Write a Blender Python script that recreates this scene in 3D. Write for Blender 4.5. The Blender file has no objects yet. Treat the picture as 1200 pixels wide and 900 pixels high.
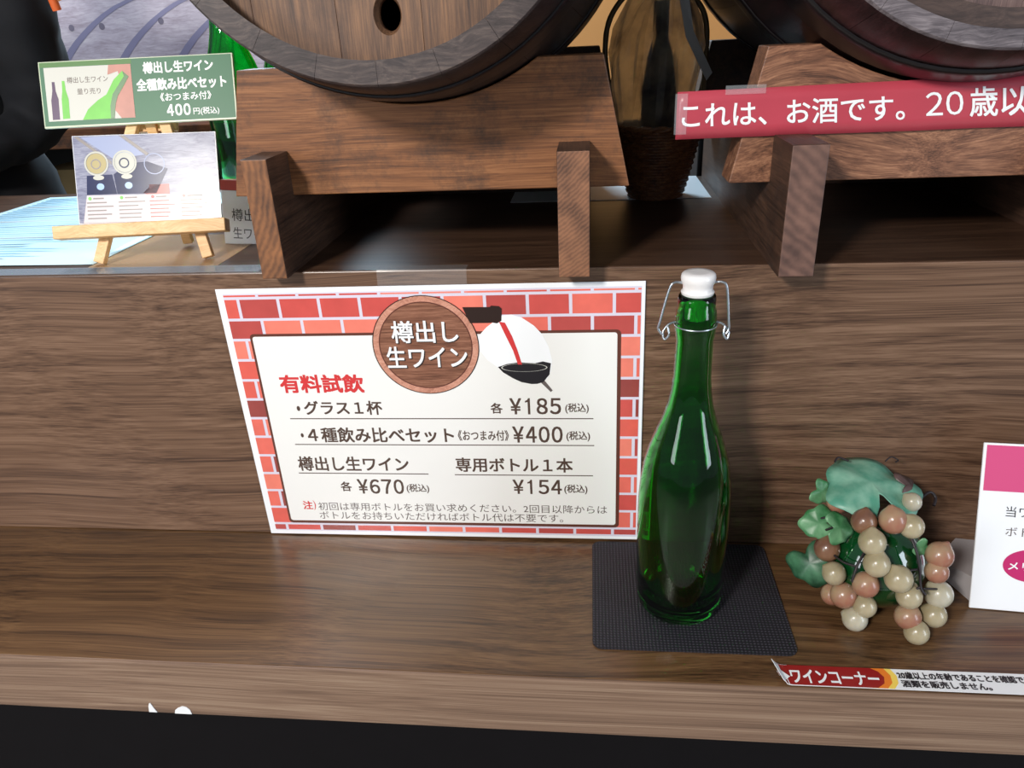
import bpy, bmesh, math, random
from mathutils import Vector, Matrix
random.seed(4)
SC = bpy.context.scene
COL = SC.collection
R = math.radians

# ------------------------------------------------------------------ camera
cam_d = bpy.data.cameras.new('camera')
cam = bpy.data.objects.new('camera', cam_d); COL.objects.link(cam); SC.camera = cam
cam_d.sensor_fit = 'HORIZONTAL'; cam_d.sensor_width = 36.0; cam_d.lens = 26.09
cam_d.clip_start = 0.02; cam_d.clip_end = 60
YAW, PITCH, ROLL = -0.1165, 0.4417, -0.0496
_f = Vector((math.sin(YAW)*math.cos(PITCH), math.cos(YAW)*math.cos(PITCH), -math.sin(PITCH)))
_r = Vector((math.cos(YAW), -math.sin(YAW), 0)); _u = _r.cross(_f)
_r2 = _r*math.cos(ROLL) + _u*math.sin(ROLL); _u2 = _u*math.cos(ROLL) - _r*math.sin(ROLL)
cam.matrix_world = Matrix(((_r2.x, _u2.x, -_f.x, 0.0124), (_r2.y, _u2.y, -_f.y, -0.599),
                           (_r2.z, _u2.z, -_f.z, 0.4556), (0, 0, 0, 1)))

# ------------------------------------------------------------------ world, lights, exposure
world = bpy.data.worlds.new('world'); SC.world = world; world.use_nodes = True
world.node_tree.nodes['Background'].inputs[0].default_value = (0.78, 0.86, 1.0, 1)
world.node_tree.nodes['Background'].inputs[1].default_value = 0.14

def area(name, loc, target, size, power, color, size_y=None):
    d = bpy.data.lights.new(name, 'AREA'); d.energy = power; d.color = color
    d.shape = 'RECTANGLE' if size_y else 'SQUARE'; d.size = size
    if size_y: d.size_y = size_y
    o = bpy.data.objects.new(name, d); COL.objects.link(o); o.location = loc
    o.rotation_euler = (Vector(target)-Vector(loc)).to_track_quat('-Z', 'Y').to_euler()
    return o
area('shop_lamp_light', (-0.80, -1.62, 1.26), (-0.05, 0, 0.2), 0.24, 23, (1.0, 0.95, 0.88))
area('front_window_light', (-1.9, -1.9, 0.75), (0, 0, 0.2), 0.6, 11, (0.90, 0.95, 1.0), 1.3)
area('rear_window_light', (-0.85, 2.3, 1.75), (-0.1, 0.3, 0.3), 0.9, 56, (0.58, 0.82, 1.0), 1.0)
area('poster_fill_light', (-0.9, 0.75, 1.9), (-1.0, 1.3, 0.45), 0.4, 12, (0.92, 0.94, 1.0))  # unseen fill added to brighten the poster
area('shop_door_light', (2.1, -1.4, 0.7), (0.1, 0, 0.15), 0.6, 16, (0.78, 0.89, 1.0), 1.6)
SC.view_settings.view_transform = 'Standard'; SC.view_settings.look = 'None'
SC.view_settings.gamma = 1; SC.view_settings.use_curve_mapping = False
SC.view_settings.exposure = 0.68
SC.cycles.max_bounces = 14; SC.cycles.transmission_bounces = 12; SC.cycles.transparent_max_bounces = 12
SC.cycles.use_denoising = True
SC.cycles.caustics_reflective = False

# ------------------------------------------------------------------ materials
def lin(c):
    return tuple(((x/255)/12.92 if x/255 <= 0.04045 else ((x/255+0.055)/1.055)**2.4) for x in c) + (1,)
def new_mat(name):
    m = bpy.data.materials.new(name); m.use_nodes = True
    return m, m.node_tree.nodes, m.node_tree.links, m.node_tree.nodes['Principled BSDF']
def plain(name, rgb, rough=0.5, metal=0.0, bump=0, bscale=200, coat=0, spec=0.5, vary=0.0):
    m, N, L, P = new_mat(name)
    P.inputs['Base Color'].default_value = lin(rgb); P.inputs['Roughness'].default_value = rough
    P.inputs['Metallic'].default_value = metal; P.inputs['Coat Weight'].default_value = coat
    P.inputs['Specular IOR Level'].default_value = spec
    tc = N.new('ShaderNodeTexCoord'); n = N.new('ShaderNodeTexNoise'); n.inputs['Scale'].default_value = bscale
    n.inputs['Detail'].default_value = 3
    L.new(tc.outputs['Object'], n.inputs['Vector'])
    if vary:
        mx = N.new('ShaderNodeMix'); mx.data_type = 'RGBA'
        mx.inputs['A'].default_value = lin([c*(1-vary) for c in rgb]); mx.inputs['B'].default_value = lin([min(255, c*(1+vary)) for c in rgb])
        L.new(n.outputs['Fac'], mx.inputs['Factor']); L.new(mx.outputs['Result'], P.inputs['Base Color'])
    if bump:
        b = N.new('ShaderNodeBump'); b.inputs['Strength'].default_value = bump; b.inputs['Distance'].default_value = 0.001
        L.new(n.outputs['Fac'], b.inputs['Height']); L.new(b.outputs['Normal'], P.inputs['Normal'])
    return m
def wood(name, dark, mid, light, axis='X', scale=1.0, rough=0.4, stretch=14, stain=None, stain_amt=0.5, bump=0.15,
         wav=0.35, coat=0.0, spec=0.5, seed=0.0, big=2.2, fine=1.0, wsc=None, n2l=0.3, det=6):
    """long-grain wood: noise squeezed across the grain, fine pores, broad figure, optional stains"""
    m, N, L, P = new_mat(name)
    tc = N.new('ShaderNodeTexCoord'); mp = N.new('ShaderNodeMapping')
    s = [stretch*scale]*3; s[{'X': 0, 'Y': 1, 'Z': 2}[axis]] = scale
    mp.inputs['Scale'].default_value = s; mp.inputs['Location'].default_value = (seed, seed*1.7, seed*0.6)
    warp = N.new('ShaderNodeTexNoise'); warp.inputs['Scale'].default_value = wsc or big*scale*1.6; warp.inputs['Detail'].default_value = 1
    L.new(tc.outputs['Object'], warp.inputs['Vector'])
    add = N.new('ShaderNodeVectorMath'); add.operation = 'MULTIPLY_ADD'
    add.inputs[1].default_value = (wav*0.06,)*3
    L.new(warp.outputs['Color'], add.inputs[0]); L.new(tc.outputs['Object'], add.inputs[2])
    L.new(add.outputs[0], mp.inputs['Vector'])
    n1 = N.new('ShaderNodeTexNoise'); n1.inputs['Scale'].default_value = big; n1.inputs['Detail'].default_value = det; n1.inputs['Roughness'].default_value = 0.62
    L.new(mp.outputs[0], n1.inputs['Vector'])
    n2 = N.new('ShaderNodeTexNoise'); n2.inputs['Scale'].default_value = big*6*fine; n2.inputs['Detail'].default_value = min(4, det); n2.inputs['Roughness'].default_value = 0.7
    m2 = N.new('ShaderNodeVectorMath'); m2.operation = 'MULTIPLY'; k2 = [1.0]*3; k2[{'X': 0, 'Y': 1, 'Z': 2}[axis]] = n2l; m2.inputs[1].default_value = k2
    L.new(mp.outputs[0], m2.inputs[0]); L.new(m2.outputs[0], n2.inputs['Vector'])
    ma = N.new('ShaderNodeMath'); ma.operation = 'MULTIPLY_ADD'; ma.inputs[1].default_value = 0.52; 
    mb = N.new('ShaderNodeMath'); mb.operation = 'MULTIPLY'; mb.inputs[1].default_value = 0.48
    L.new(n1.outputs['Fac'], mb.inputs[0]); L.new(n2.outputs['Fac'], ma.inputs[0]); L.new(mb.outputs[0], ma.inputs[2])
    cr = N.new('ShaderNodeValToRGB'); e = cr.color_ramp.elements
    e[0].position = 0.36; e[0].color = lin(dark); e[1].position = 0.64; e[1].color = lin(light)
    k = cr.color_ramp.elements.new(0.5); k.color = lin(mid)
    L.new(ma.outputs[0], cr.inputs['Fac'])
    out = cr.outputs['Color']
    if stain:
        n3 = N.new('ShaderNodeTexNoise'); n3.inputs['Scale'].default_value = 17; n3.inputs['Detail'].default_value = 7; n3.inputs['Roughness'].default_value = 0.75
        L.new(tc.outputs['Object'], n3.inputs['Vector'])
        c2 = N.new('ShaderNodeValToRGB'); c2.color_ramp.elements[0].position = 0.48; c2.color_ramp.elements[1].position = 0.68
        c2.color_ramp.elements[1].color = (stain_amt,)*3 + (1,)
        L.new(n3.outputs['Fac'], c2.inputs['Fac'])
        mx = N.new('ShaderNodeMix'); mx.data_type = 'RGBA'; mx.inputs['B'].default_value = lin(stain)
        L.new(c2.outputs['Color'], mx.inputs['Factor']); L.new(out, mx.inputs['A']); out = mx.outputs['Result']
    L.new(out, P.inputs['Base Color'])
    P.inputs['Roughness'].default_value = rough; P.inputs['Coat Weight'].default_value = coat; P.inputs['Coat Roughness'].default_value = 0.2
    P.inputs['Specular IOR Level'].default_value = spec
    b = N.new('ShaderNodeBump'); b.inputs['Strength'].default_value = bump; b.inputs['Distance'].default_value = 0.0006
    L.new(n2.outputs['Fac'], b.inputs['Height']); L.new(b.outputs['Normal'], P.inputs['Normal'])
    return m
def endgrain(name, a, b_, cx, cz, freq=160):
    m, N, L, P = new_mat(name)
    tc = N.new('ShaderNodeTexCoord'); mp = N.new('ShaderNodeMapping'); mp.inputs['Location'].default_value = (cx, 0, cz)
    mp.inputs['Scale'].default_value = (1, 0.02, 1)
    L.new(tc.outputs['Object'], mp.inputs['Vector'])
    w = N.new('ShaderNodeTexWave'); w.wave_type = 'RINGS'; w.rings_direction = 'Y'; w.inputs['Scale'].default_value = freq
    w.inputs['Distortion'].default_value = 3.5; w.inputs['Detail'].default_value = 4; w.inputs['Detail Scale'].default_value = 2
    L.new(mp.outputs[0], w.inputs['Vector'])
    n = N.new('ShaderNodeTexNoise'); n.inputs['Scale'].default_value = 60; n.inputs['Detail'].default_value = 8
    L.new(tc.outputs['Object'], n.inputs['Vector'])
    mm = N.new('ShaderNodeMath'); mm.operation = 'MULTIPLY_ADD'; mm.inputs[1].default_value = 0.2; 
    L.new(w.outputs['Fac'], mm.inputs[0]); L.new(n.outputs['Fac'], mm.inputs[2])
    cr = N.new('ShaderNodeValToRGB'); e = cr.color_ramp.elements
    e[0].position = 0.36; e[0].color = lin(b_); e[1].position = 0.85; e[1].color = lin(a)
    L.new(mm.outputs[0], cr.inputs['Fac']); L.new(cr.outputs['Color'], P.inputs['Base Color']); P.inputs['Roughness'].default_value = 0.6
    return m
def glass(name, rgb, rough=0.0, ior=1.5):
    m, N, L, P = new_mat(name)
    P.inputs['Base Color'].default_value = lin(rgb); P.inputs['Transmission Weight'].default_value = 1
    P.inputs['Roughness'].default_value = rough; P.inputs['IOR'].default_value = ior
    return m
def film(name, opacity, rgb=(235, 240, 245), rough=0.12):
    """thin clear plastic: mostly transparent, some gloss"""
    m, N, L, P = new_mat(name)
    P.inputs['Base Color'].default_value = lin(rgb); P.inputs['Roughness'].default_value = rough; P.inputs['Alpha'].default_value = opacity
    return m

M = {}
M['laminate'] = wood('walnut_laminate', (68, 48, 37), (107, 80, 62), (132, 103, 83), 'X', 1.1, rough=0.33, stretch=55, big=2.4, bump=0.04, wav=0.7, wsc=3.0, n2l=0.14, det=2.2, spec=0.55)
M['laminate_side'] = wood('walnut_laminate_shelf', (56, 38, 24), (94, 67, 43), (116, 86, 57), 'X', 1.1, rough=0.28, stretch=52, big=2.2, bump=0.03, wav=0.8, wsc=3.4, n2l=0.14, det=2.2, seed=3.1, spec=0.55)
M['counter_top'] = wood('walnut_counter_top', (46, 31, 23), (74, 52, 39), (94, 69, 53), 'X', 1.1, rough=0.38, stretch=52, big=2.2, bump=0.03, wav=0.7, wsc=3.4, n2l=0.3, seed=9.0, spec=0.3)
M['edge_band'] = wood('walnut_edge_band', (96, 74, 60), (128, 102, 84), (150, 126, 106), 'X', 1.1, rough=0.45, stretch=66, big=2.2, bump=0.04, wav=0.3, wsc=2.5, n2l=0.14, det=2.2, seed=7.7)
M['under_black'] = plain('dark_base_board', (11, 9, 12), 0.8, vary=0.2, bscale=30, spec=0.15)
M['cradle'] = wood('stained_cradle_wood', (78, 46, 26), (128, 80, 46), (158, 106, 66), 'X', 2.6, rough=0.55, stretch=24, stain=(44, 34, 30), stain_amt=0.8, seed=1.3, wav=0.25, wsc=5)
M['cradle_pink'] = wood('reddish_cradle_wood', (70, 44, 33), (128, 86, 64), (172, 124, 94), 'X', 8.0, rough=0.5, stretch=7, seed=5.3, wav=0.9, wsc=9, big=2.5)
M['runner'] = wood('dark_runner_wood', (40, 26, 20), (72, 50, 38), (96, 68, 52), 'Y', 4.0, rough=0.55, stretch=12, stain=(30, 24, 24), stain_amt=0.5, seed=2.9, wsc=5)
M['end_l'] = endgrain('runner_end_grain', (150, 98, 60), (84, 54, 36), 0.262, -0.10, 60)
M['end_m'] = endgrain('runner_end_grain_fine', (146, 100, 72), (84, 56, 42), 0.035, -0.24, 110)
M['end_r'] = endgrain('runner_end_grain_grey', (122, 90, 78), (78, 56, 50), -0.10, -0.33, 40)
M['head'] = wood('barrel_head_wood', (66, 46, 36), (104, 74, 54), (136, 98, 68), 'Z', 6.0, rough=0.5, stretch=10, stain=(62, 44, 38), stain_amt=0.5, seed=4.4, big=2.4, wav=0.15, wsc=6)
M['head_r'] = wood('barrel_head_wood_grey', (72, 56, 56), (112, 90, 86), (146, 122, 114), 'Z', 6.0, rough=0.5, stretch=10, seed=9.4, wav=0.15, wsc=6)
M['stave'] = wood('dark_stave_wood', (14, 10, 11), (30, 22, 22), (46, 34, 32), 'Y', 4.0, rough=0.42, stretch=12, seed=6.1, spec=0.5)
M['stave_r'] = wood('dark_red_stave_wood', (18, 10, 11), (38, 22, 24), (58, 36, 38), 'Y', 4.0, rough=0.38, stretch=12, seed=6.6)
M['chime'] = wood('worn_chime_wood', (38, 30, 30), (64, 53, 52), (98, 84, 78), 'X', 8.0, rough=0.5, stretch=5, seed=2.2, stain=(40, 34, 38), stain_amt=0.6, wav=0.3)
M['hoop'] = plain('dark_hoop', (20, 16, 18), 0.35, 0.0, vary=0.2, bscale=40)
M['black'] = plain('matt_black', (10, 10, 12), 0.6)
M['white_paper'] = plain('white_paper', (238, 240, 243), 0.45)
M['laminated_white'] = plain('laminated_white', (247, 249, 253), 0.22, coat=0.5)
M['cream'] = plain('cream_panel_print', (244, 243, 240), 0.25, coat=0.4, vary=0.01, bscale=8)
M['mortar'] = plain('mortar_print', (222, 216, 232), 0.25, coat=0.4)
BR = [(232, 112, 98), (224, 98, 86), (208, 86, 80), (188, 80, 76), (240, 130, 112), (152, 70, 66)]
for i, b in enumerate(BR): M['brick%d' % i] = plain('brick_red_print_%d' % i, b, 0.25, coat=0.4, vary=0.07, bscale=60)
M['ink'] = plain('brown_ink', (84, 66, 58), 0.35)
M['ink_grey'] = plain('grey_ink', (104, 94, 92), 0.35)
M['ink_black'] = plain('black_ink', (30, 28, 34), 0.4)
M['ink_red'] = plain('red_ink', (214, 60, 62), 0.35)
M['ink_white'] = plain('white_ink', (244, 246, 248), 0.35)
M['ink_dark'] = plain('dark_shadow_ink', (46, 30, 26), 0.35)
M['border_brown'] = plain('brown_border_ink', (98, 56, 46), 0.3)
M['emblem_wood'] = wood('printed_emblem_wood', (82, 50, 38), (136, 90, 70), (172, 122, 98), 'X', 10, rough=0.25, stretch=14, coat=0.4, seed=8.2, wav=0.08, wsc=10)
M['emblem_ring'] = wood('printed_emblem_ring', (168, 112, 92), (206, 146, 124), (222, 168, 146), 'X', 16, rough=0.25, stretch=4, coat=0.4)
M['green_print'] = plain('green_card_print', (46, 108, 74), 0.45, vary=0.05, bscale=30)
M['green_dark'] = plain('green_top_band_print', (70, 120, 50), 0.45)
M['pic_white'] = plain('picture_white_print', (206, 206, 198), 0.45); M['wine_glass'] = plain('wine_glass_print', (250, 252, 255), 0.25)
M['pic_pink'] = plain('picture_pink_print', (190, 130, 116), 0.45, vary=0.12, bscale=50)
M['pic_lime'] = plain('picture_lime_print', (108, 196, 70), 0.45, vary=0.1, bscale=60)
M['pic_green'] = plain('picture_dark_green_print', (62, 116, 60), 0.3)
M['pic_purple'] = plain('picture_purple_print', (72, 44, 84), 0.3)
M['photo_bg'] = wood('photo_table_print', (112, 112, 136), (146, 148, 170), (176, 178, 194), 'X', 14, spec=0.12, rough=0.2, stretch=5, wav=0.1, bump=0.0)
M['photo_blue'] = plain('photo_dark_blue_print', (36, 44, 82), 0.2, spec=0.12, vary=0.2, bscale=60)
M['photo_lav'] = plain('photo_lavender_print', (166, 176, 208), 0.2, spec=0.12)
M['photo_food'] = plain('photo_red_print', (186, 96, 92), 0.2, spec=0.12)
M['photo_glass'] = plain('photo_pale_glass_print', (206, 206, 196), 0.2, spec=0.12)
M['photo_wine'] = plain('photo_gold_print', (190, 176, 130), 0.2, spec=0.12)
M['caption'] = plain('caption_print', (226, 214, 216), 0.2, spec=0.12)
M['pine'] = wood('pale_pine', (206, 156, 98), (228, 184, 128), (240, 204, 152), 'X', 8, rough=0.5, stretch=8, seed=1.9)
M['red_strip'] = plain('red_strip_print', (184, 68, 82), 0.3, coat=0.4, vary=0.06, bscale=20, bump=0.5)
M['red_dark'] = plain('dark_red_print', (150, 28, 30), 0.3, coat=0.4)
M['orange'] = plain('orange_print', (236, 128, 44), 0.3); M['yellow'] = plain('yellow_print', (248, 214, 96), 0.3)
M['pink'] = plain('pink_header_print', (214, 84, 132), 0.3); M['magenta'] = plain('magenta_oval_print', (196, 48, 110), 0.3)
M['clear'] = film('clear_tape', 0.09); M['vinyl'] = film('clear_vinyl', 0.26, (200, 212, 225), 0.1)
M['acrylic'] = film('frosted_acrylic', 0.75, (190, 184, 186), 0.3)
M['green_glass'] = glass('green_bottle_glass', (42, 186, 62)); M['green_glass2'] = glass('green_far_bottle_glass', (60, 230, 120))
M['ceramic'] = plain('white_ceramic', (236, 234, 234), 0.3, coat=0.3)
M['steel'] = plain('galvanised_wire', (190, 198, 206), 0.3, 0.9)
M['blackwire'] = plain('brown_black_wire', (34, 26, 30), 0.5)
M['lanyard'] = plain('orange_lanyard', (240, 110, 50), 0.6)
M['cloth_black'] = plain('black_cloth', (12, 13, 19), 0.85, bump=0.3, bscale=30, vary=0.3)
M['cloth_teal'] = plain('dark_teal_cloth', (16, 34, 44), 0.85, bump=0.3, bscale=30, vary=0.2)
M['skin'] = plain('skin', (206, 160, 132), 0.5); M['hair'] = plain('black_hair', (20, 16, 16), 0.5, bump=0.6, bscale=200)
M['tan_wall'] = plain('ochre_wall', (206, 146, 84), 0.8, vary=0.08, bscale=3)
M['wicker'] = wood('dark_wicker', (70, 42, 26), (136, 88, 54), (180, 126, 82), 'X', 20, rough=0.45, stretch=3)
M['wicker_rim'] = wood('brown_wicker_rim', (100, 62, 40), (160, 110, 72), (196, 146, 104), 'X', 20, rough=0.35, stretch=3)
M['card'] = plain('olive_cardboard', (112, 96, 62), 0.8, vary=0.1, bscale=20)
M['floor'] = plain('pale_vinyl_floor', (168, 160, 150), 0.35, vary=0.06, bscale=4)

# mat with woven relief
def mat_weave():
    m, N, L, P = new_mat('black_woven_rubber')
    tc = N.new('ShaderNodeTexCoord')
    def wave(d):
        w = N.new('ShaderNodeTexWave'); w.bands_direction = d; w.inputs['Scale'].default_value = 110; w.inputs['Distortion'].default_value = 0.4
        L.new(tc.outputs['Object'], w.inputs['Vector']); return w
    a, b = wave('X'), wave('Y')
    mm = N.new('ShaderNodeMath'); mm.operation = 'MULTIPLY'; L.new(a.outputs['Fac'], mm.inputs[0]); L.new(b.outputs['Fac'], mm.inputs[1])
    cr = N.new('ShaderNodeValToRGB'); cr.color_ramp.elements[0].color = lin((20, 20, 26)); cr.color_ramp.elements[1].color = lin((66, 62, 72))
    L.new(mm.outputs[0], cr.inputs['Fac']); L.new(cr.outputs['Color'], P.inputs['Base Color']); P.inputs['Roughness'].default_value = 0.6
    bp = N.new('ShaderNodeBump'); bp.inputs['Strength'].default_value = 0.6; bp.inputs['Distance'].default_value = 0.001
    L.new(mm.outputs[0], bp.inputs['Height']); L.new(bp.outputs['Normal'], P.inputs['Normal'])
    return m
M['mat'] = mat_weave()
def grape_mat(name, a, b_):
    m, N, L, P = new_mat(name)
    tc = N.new('ShaderNodeTexCoord'); n = N.new('ShaderNodeTexNoise'); n.inputs['Scale'].default_value = 45; n.inputs['Detail'].default_value = 2
    L.new(tc.outputs['Object'], n.inputs['Vector'])
    cr = N.new('ShaderNodeValToRGB'); cr.color_ramp.elements[0].position = 0.4; cr.color_ramp.elements[1].position = 0.62
    cr.color_ramp.elements[0].color = lin(a); cr.color_ramp.elements[1].color = lin(b_)
    L.new(n.outputs['Fac'], cr.inputs['Fac']); L.new(cr.outputs['Color'], P.inputs['Base Color'])
    P.inputs['Roughness'].default_value = 0.28; P.inputs['Subsurface Weight'].default_value = 0.3
    P.inputs['Subsurface Radius'].default_value = (0.01, 0.007, 0.004); P.inputs['Coat Weight'].default_value = 0.25
    return m
M['grape'] = [grape_mat('grape_pale', (150, 138, 108), (178, 166, 138)), grape_mat('grape_rosy', (164, 138, 110), (158, 108, 88)),
              grape_mat('grape_brown', (106, 72, 58), (136, 100, 76)), grape_mat('grape_cream', (166, 158, 134), (190, 184, 166))]
def leaf_mat(name, a, b_):
    m, N, L, P = new_mat(name)
    tc = N.new('ShaderNodeTexCoord'); n = N.new('ShaderNodeTexNoise'); n.inputs['Scale'].default_value = 60; n.inputs['Detail'].default_value = 5
    L.new(tc.outputs['Object'], n.inputs['Vector'])
    cr = N.new('ShaderNodeValToRGB'); cr.color_ramp.elements[0].position = 0.38; cr.color_ramp.elements[1].position = 0.66
    cr.color_ramp.elements[0].color = lin(a); cr.color_ramp.elements[1].color = lin(b_)
    L.new(n.outputs['Fac'], cr.inputs['Fac']); L.new(cr.outputs['Color'], P.inputs['Base Color']); P.inputs['Roughness'].default_value = 0.4
    return m
M['leaf'] = leaf_mat('faded_green_leaf', (84, 150, 128), (136, 182, 160)); M['leaf_dark'] = leaf_mat('dark_green_leaf', (28, 66, 44), (70, 120, 88))
M['leaf_mid'] = leaf_mat('mid_green_leaf', (50, 112, 66), (112, 162, 120)); M['leaf_brown'] = leaf_mat('brown_leaf_edge', (52, 40, 40), (96, 76, 74))
def core_glass():
    m, N, L, P = new_mat('dark_green_float_glass')
    P.inputs['Base Color'].default_value = lin((8, 60, 26)); P.inputs['Roughness'].default_value = 0.08; P.inputs['Coat Weight'].default_value = 1
    return m
M['core'] = core_glass()
def cello():
    m, N, L, P = new_mat('smoky_cellophane')
    tc = N.new('ShaderNodeTexCoord'); n = N.new('ShaderNodeTexNoise'); n.inputs['Scale'].default_value = 24; n.inputs['Detail'].default_value = 4
    L.new(tc.outputs['Object'], n.inputs['Vector'])
    cr = N.new('ShaderNodeValToRGB'); e = cr.color_ramp.elements
    e[0].position = 0.38; e[0].color = lin((112, 110, 112)); e[1].position = 0.62; e[1].color = lin((226, 216, 186))
    L.new(n.outputs['Fac'], cr.inputs['Fac']); L.new(cr.outputs['Color'], P.inputs['Base Color'])
    P.inputs['Roughness'].default_value = 0.3; P.inputs['Alpha'].default_value = 0.8; P.inputs['Transmission Weight'].default_value = 0.55; P.inputs['IOR'].default_value = 1.15; P.inputs['Coat Weight'].default_value = 0.6; P.inputs['Coat Roughness'].default_value = 0.12
    return m
M['cello'] = cello()

# ------------------------------------------------------------------ mesh helpers
def link(name, me, mats, parent=None, smooth=False, angle=None):
    if not isinstance(mats, (list, tuple)): mats = [mats]
    for m in mats: me.materials.append(m)
    if smooth:
        for p in me.polygons: p.use_smooth = True
        if angle: me.set_sharp_from_angle(angle=R(angle))
    o = bpy.data.objects.new(name, me); COL.objects.link(o)
    if parent: o.parent = parent
    return o
def pyd(name, v, f, mats, parent=None, smooth=False, mi=None, angle=None):
    me = bpy.data.meshes.new(name); me.from_pydata([tuple(a) for a in v], [], f); me.update()
    o = link(name, me, mats, parent, smooth, angle)
    if mi:
        for p, i in zip(me.polygons, mi): p.material_index = i
    return o
def bm_to(name, bm, mats, parent=None, smooth=False, angle=None):
    me = bpy.data.meshes.new(name); bm.normal_update(); bm.to_mesh(me); bm.free()
    return link(name, me, mats, parent, smooth, angle)
def box_bm(x0, y0, z0, x1, y1, z1, bev=0.0, seg=2):
    bm = bmesh.new(); bmesh.ops.create_cube(bm, size=1)
    for v in bm.verts: v.co = Vector((x0+(v.co.x+.5)*(x1-x0), y0+(v.co.y+.5)*(y1-y0), z0+(v.co.z+.5)*(z1-z0)))
    if bev: bmesh.ops.bevel(bm, geom=bm.edges[:], offset=bev, segments=seg, affect='EDGES', profile=0.5)
    return bm
def box(name, a, b, mat, parent=None, bev=0.0):
    return bm_to(name, box_bm(*a, *b, bev), mat, parent)
def prism_y(name, pts, y0, y1, mats, parent=None, bev=0.0):
    """outline in X,Z extruded along Y"""
    n = len(pts); v = [(p[0], y0, p[1]) for p in pts] + [(p[0], y1, p[1]) for p in pts]
    f = [list(range(n))[::-1], list(range(n, 2*n))] + [[i, (i+1) % n, n+(i+1) % n, n+i] for i in range(n)]
    o = pyd(name, v, f, mats, parent)
    bm = bmesh.new(); bm.from_mesh(o.data); bmesh.ops.recalc_face_normals(bm, faces=bm.faces)
    if bev:
        ed = [e for e in bm.edges if e.calc_face_angle(0) > 1.0]
        bmesh.ops.bevel(bm, geom=ed, offset=bev, segments=2, affect='EDGES', profile=0.5)
    bm.to_mesh(o.data); bm.free()
    return o
def prism_z(name, pts, z0, z1, mats, parent=None):
    n = len(pts); v = [(p[0], p[1], z0) for p in pts] + [(p[0], p[1], z1) for p in pts]
    f = [list(range(n))[::-1], list(range(n, 2*n))] + [[i, (i+1) % n, n+(i+1) % n, n+i] for i in range(n)]
    o = pyd(name, v, f, mats, parent)
    bm = bmesh.new(); bm.from_mesh(o.data); bmesh.ops.recalc_face_normals(bm, faces=bm.faces); bm.to_mesh(o.data); bm.free()
    return o
def lathe(name, prof, mat, parent=None, n=48, loc=(0, 0, 0), smooth=True, angle=50):
    v, f = [], []
    for r, z in prof:
        for i in range(n):
            a = 2*math.pi*i/n; v.append((loc[0]+r*math.cos(a), loc[1]+r*math.sin(a), loc[2]+z))
    for k in range(len(prof)-1):
        for i in range(n):
            j = (i+1) % n; f.append([k*n+i, k*n+j, (k+1)*n+j, (k+1)*n+i])
    if prof[0][0] > 1e-6: f.append(list(range(n))[::-1])
    if prof[-1][0] > 1e-6: f.append([(len(prof)-1)*n+i for i in range(n)])
    o = pyd(name, v, f, mat, parent)
    bm = bmesh.new(); bm.from_mesh(o.data); bmesh.ops.remove_doubles(bm, verts=bm.verts, dist=1e-6)
    bmesh.ops.recalc_face_normals(bm, faces=bm.faces); bm.to_mesh(o.data); bm.free()
    if smooth:
        for p in o.data.polygons: p.use_smooth = True
        if angle: o.data.set_sharp_from_angle(angle=R(angle))
    return o
def tube_data(pts, r, n=8, closed=False):
    pts = [Vector(p) for p in pts]; v, f = [], []; m = len(pts)
    rr = r if isinstance(r, (list, tuple)) else [r]*m
    up = Vector((0.13, 0.21, 0.97))
    for i, p in enumerate(pts):
        a = pts[i-1] if (i or closed) else p; b = pts[(i+1) % m] if (i < m-1 or closed) else p
        t = (b-a).normalized(); s = t.cross(up)
        if s.length < 1e-3: s = t.cross(Vector((1, 0, 0)))
        s.normalize(); q = t.cross(s)
        for k in range(n):
            an = 2*math.pi*k/n; v.append(p+s*(rr[i]*math.cos(an))+q*(rr[i]*math.sin(an)))
    for i in range(m if closed else m-1):
        for k in range(n):
            j = (i+1) % m; f.append([i*n+k, i*n+(k+1) % n, j*n+(k+1) % n, j*n+k])
    if not closed: f += [list(range(n))[::-1], [(m-1)*n+k for k in range(n)]]
    return v, f
def tube(name, pts, r, mat, parent=None, n=8, closed=False):
    v, f = tube_data(pts, r, n, closed); return pyd(name, v, f, mat, parent, smooth=True, angle=60)
def join_tubes(name, lst, mat, parent=None, n=6):
    V, F = [], []
    for pts, r, *c in lst:
        v, f = tube_data(pts, r, n, bool(c and c[0])); k = len(V); V += v; F += [[i+k for i in q] for q in f]
    return pyd(name, V, F, mat, parent, smooth=True, angle=60)
def smoothpath(pts, k=6):
    P = [Vector(p) for p in pts]; out = []
    for i in range(len(P)-1):
        p0, p1, p2, p3 = P[max(i-1, 0)], P[i], P[i+1], P[min(i+2, len(P)-1)]
        for s in range(k):
            t = s/k; out.append(0.5*((2*p1)+(p2-p0)*t+(2*p0-5*p1+4*p2-p3)*t*t+(3*p1-p0-3*p2+p3)*t**3))
    return out + [P[-1]]
def ball(name, c, r, mat, parent=None, sc=(1, 1, 1), seg=20, rot=None):
    bm = bmesh.new(); bmesh.ops.create_uvsphere(bm, u_segments=seg, v_segments=seg//2+2, radius=r)
    for v in bm.verts: v.co = Vector((v.co.x*sc[0], v.co.y*sc[1], v.co.z*sc[2]))
    o = bm_to(name, bm, mat, parent, smooth=True)
    o.location = c
    if rot: o.rotation_euler = rot
    return o
def tag(o, label, cat, group=None, kind=None):
    o['label'] = label; o['category'] = cat
    if group: o['group'] = group
    if kind: o['kind'] = kind
    return o
def thing(name, label, cat, loc=(0, 0, 0), rot=(0, 0, 0), group=None):
    o = bpy.data.objects.new(name, None); COL.objects.link(o); o.empty_display_size = 0.02
    o.location = loc; o.rotation_euler = rot
    return tag(o, label, cat, group)
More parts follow.
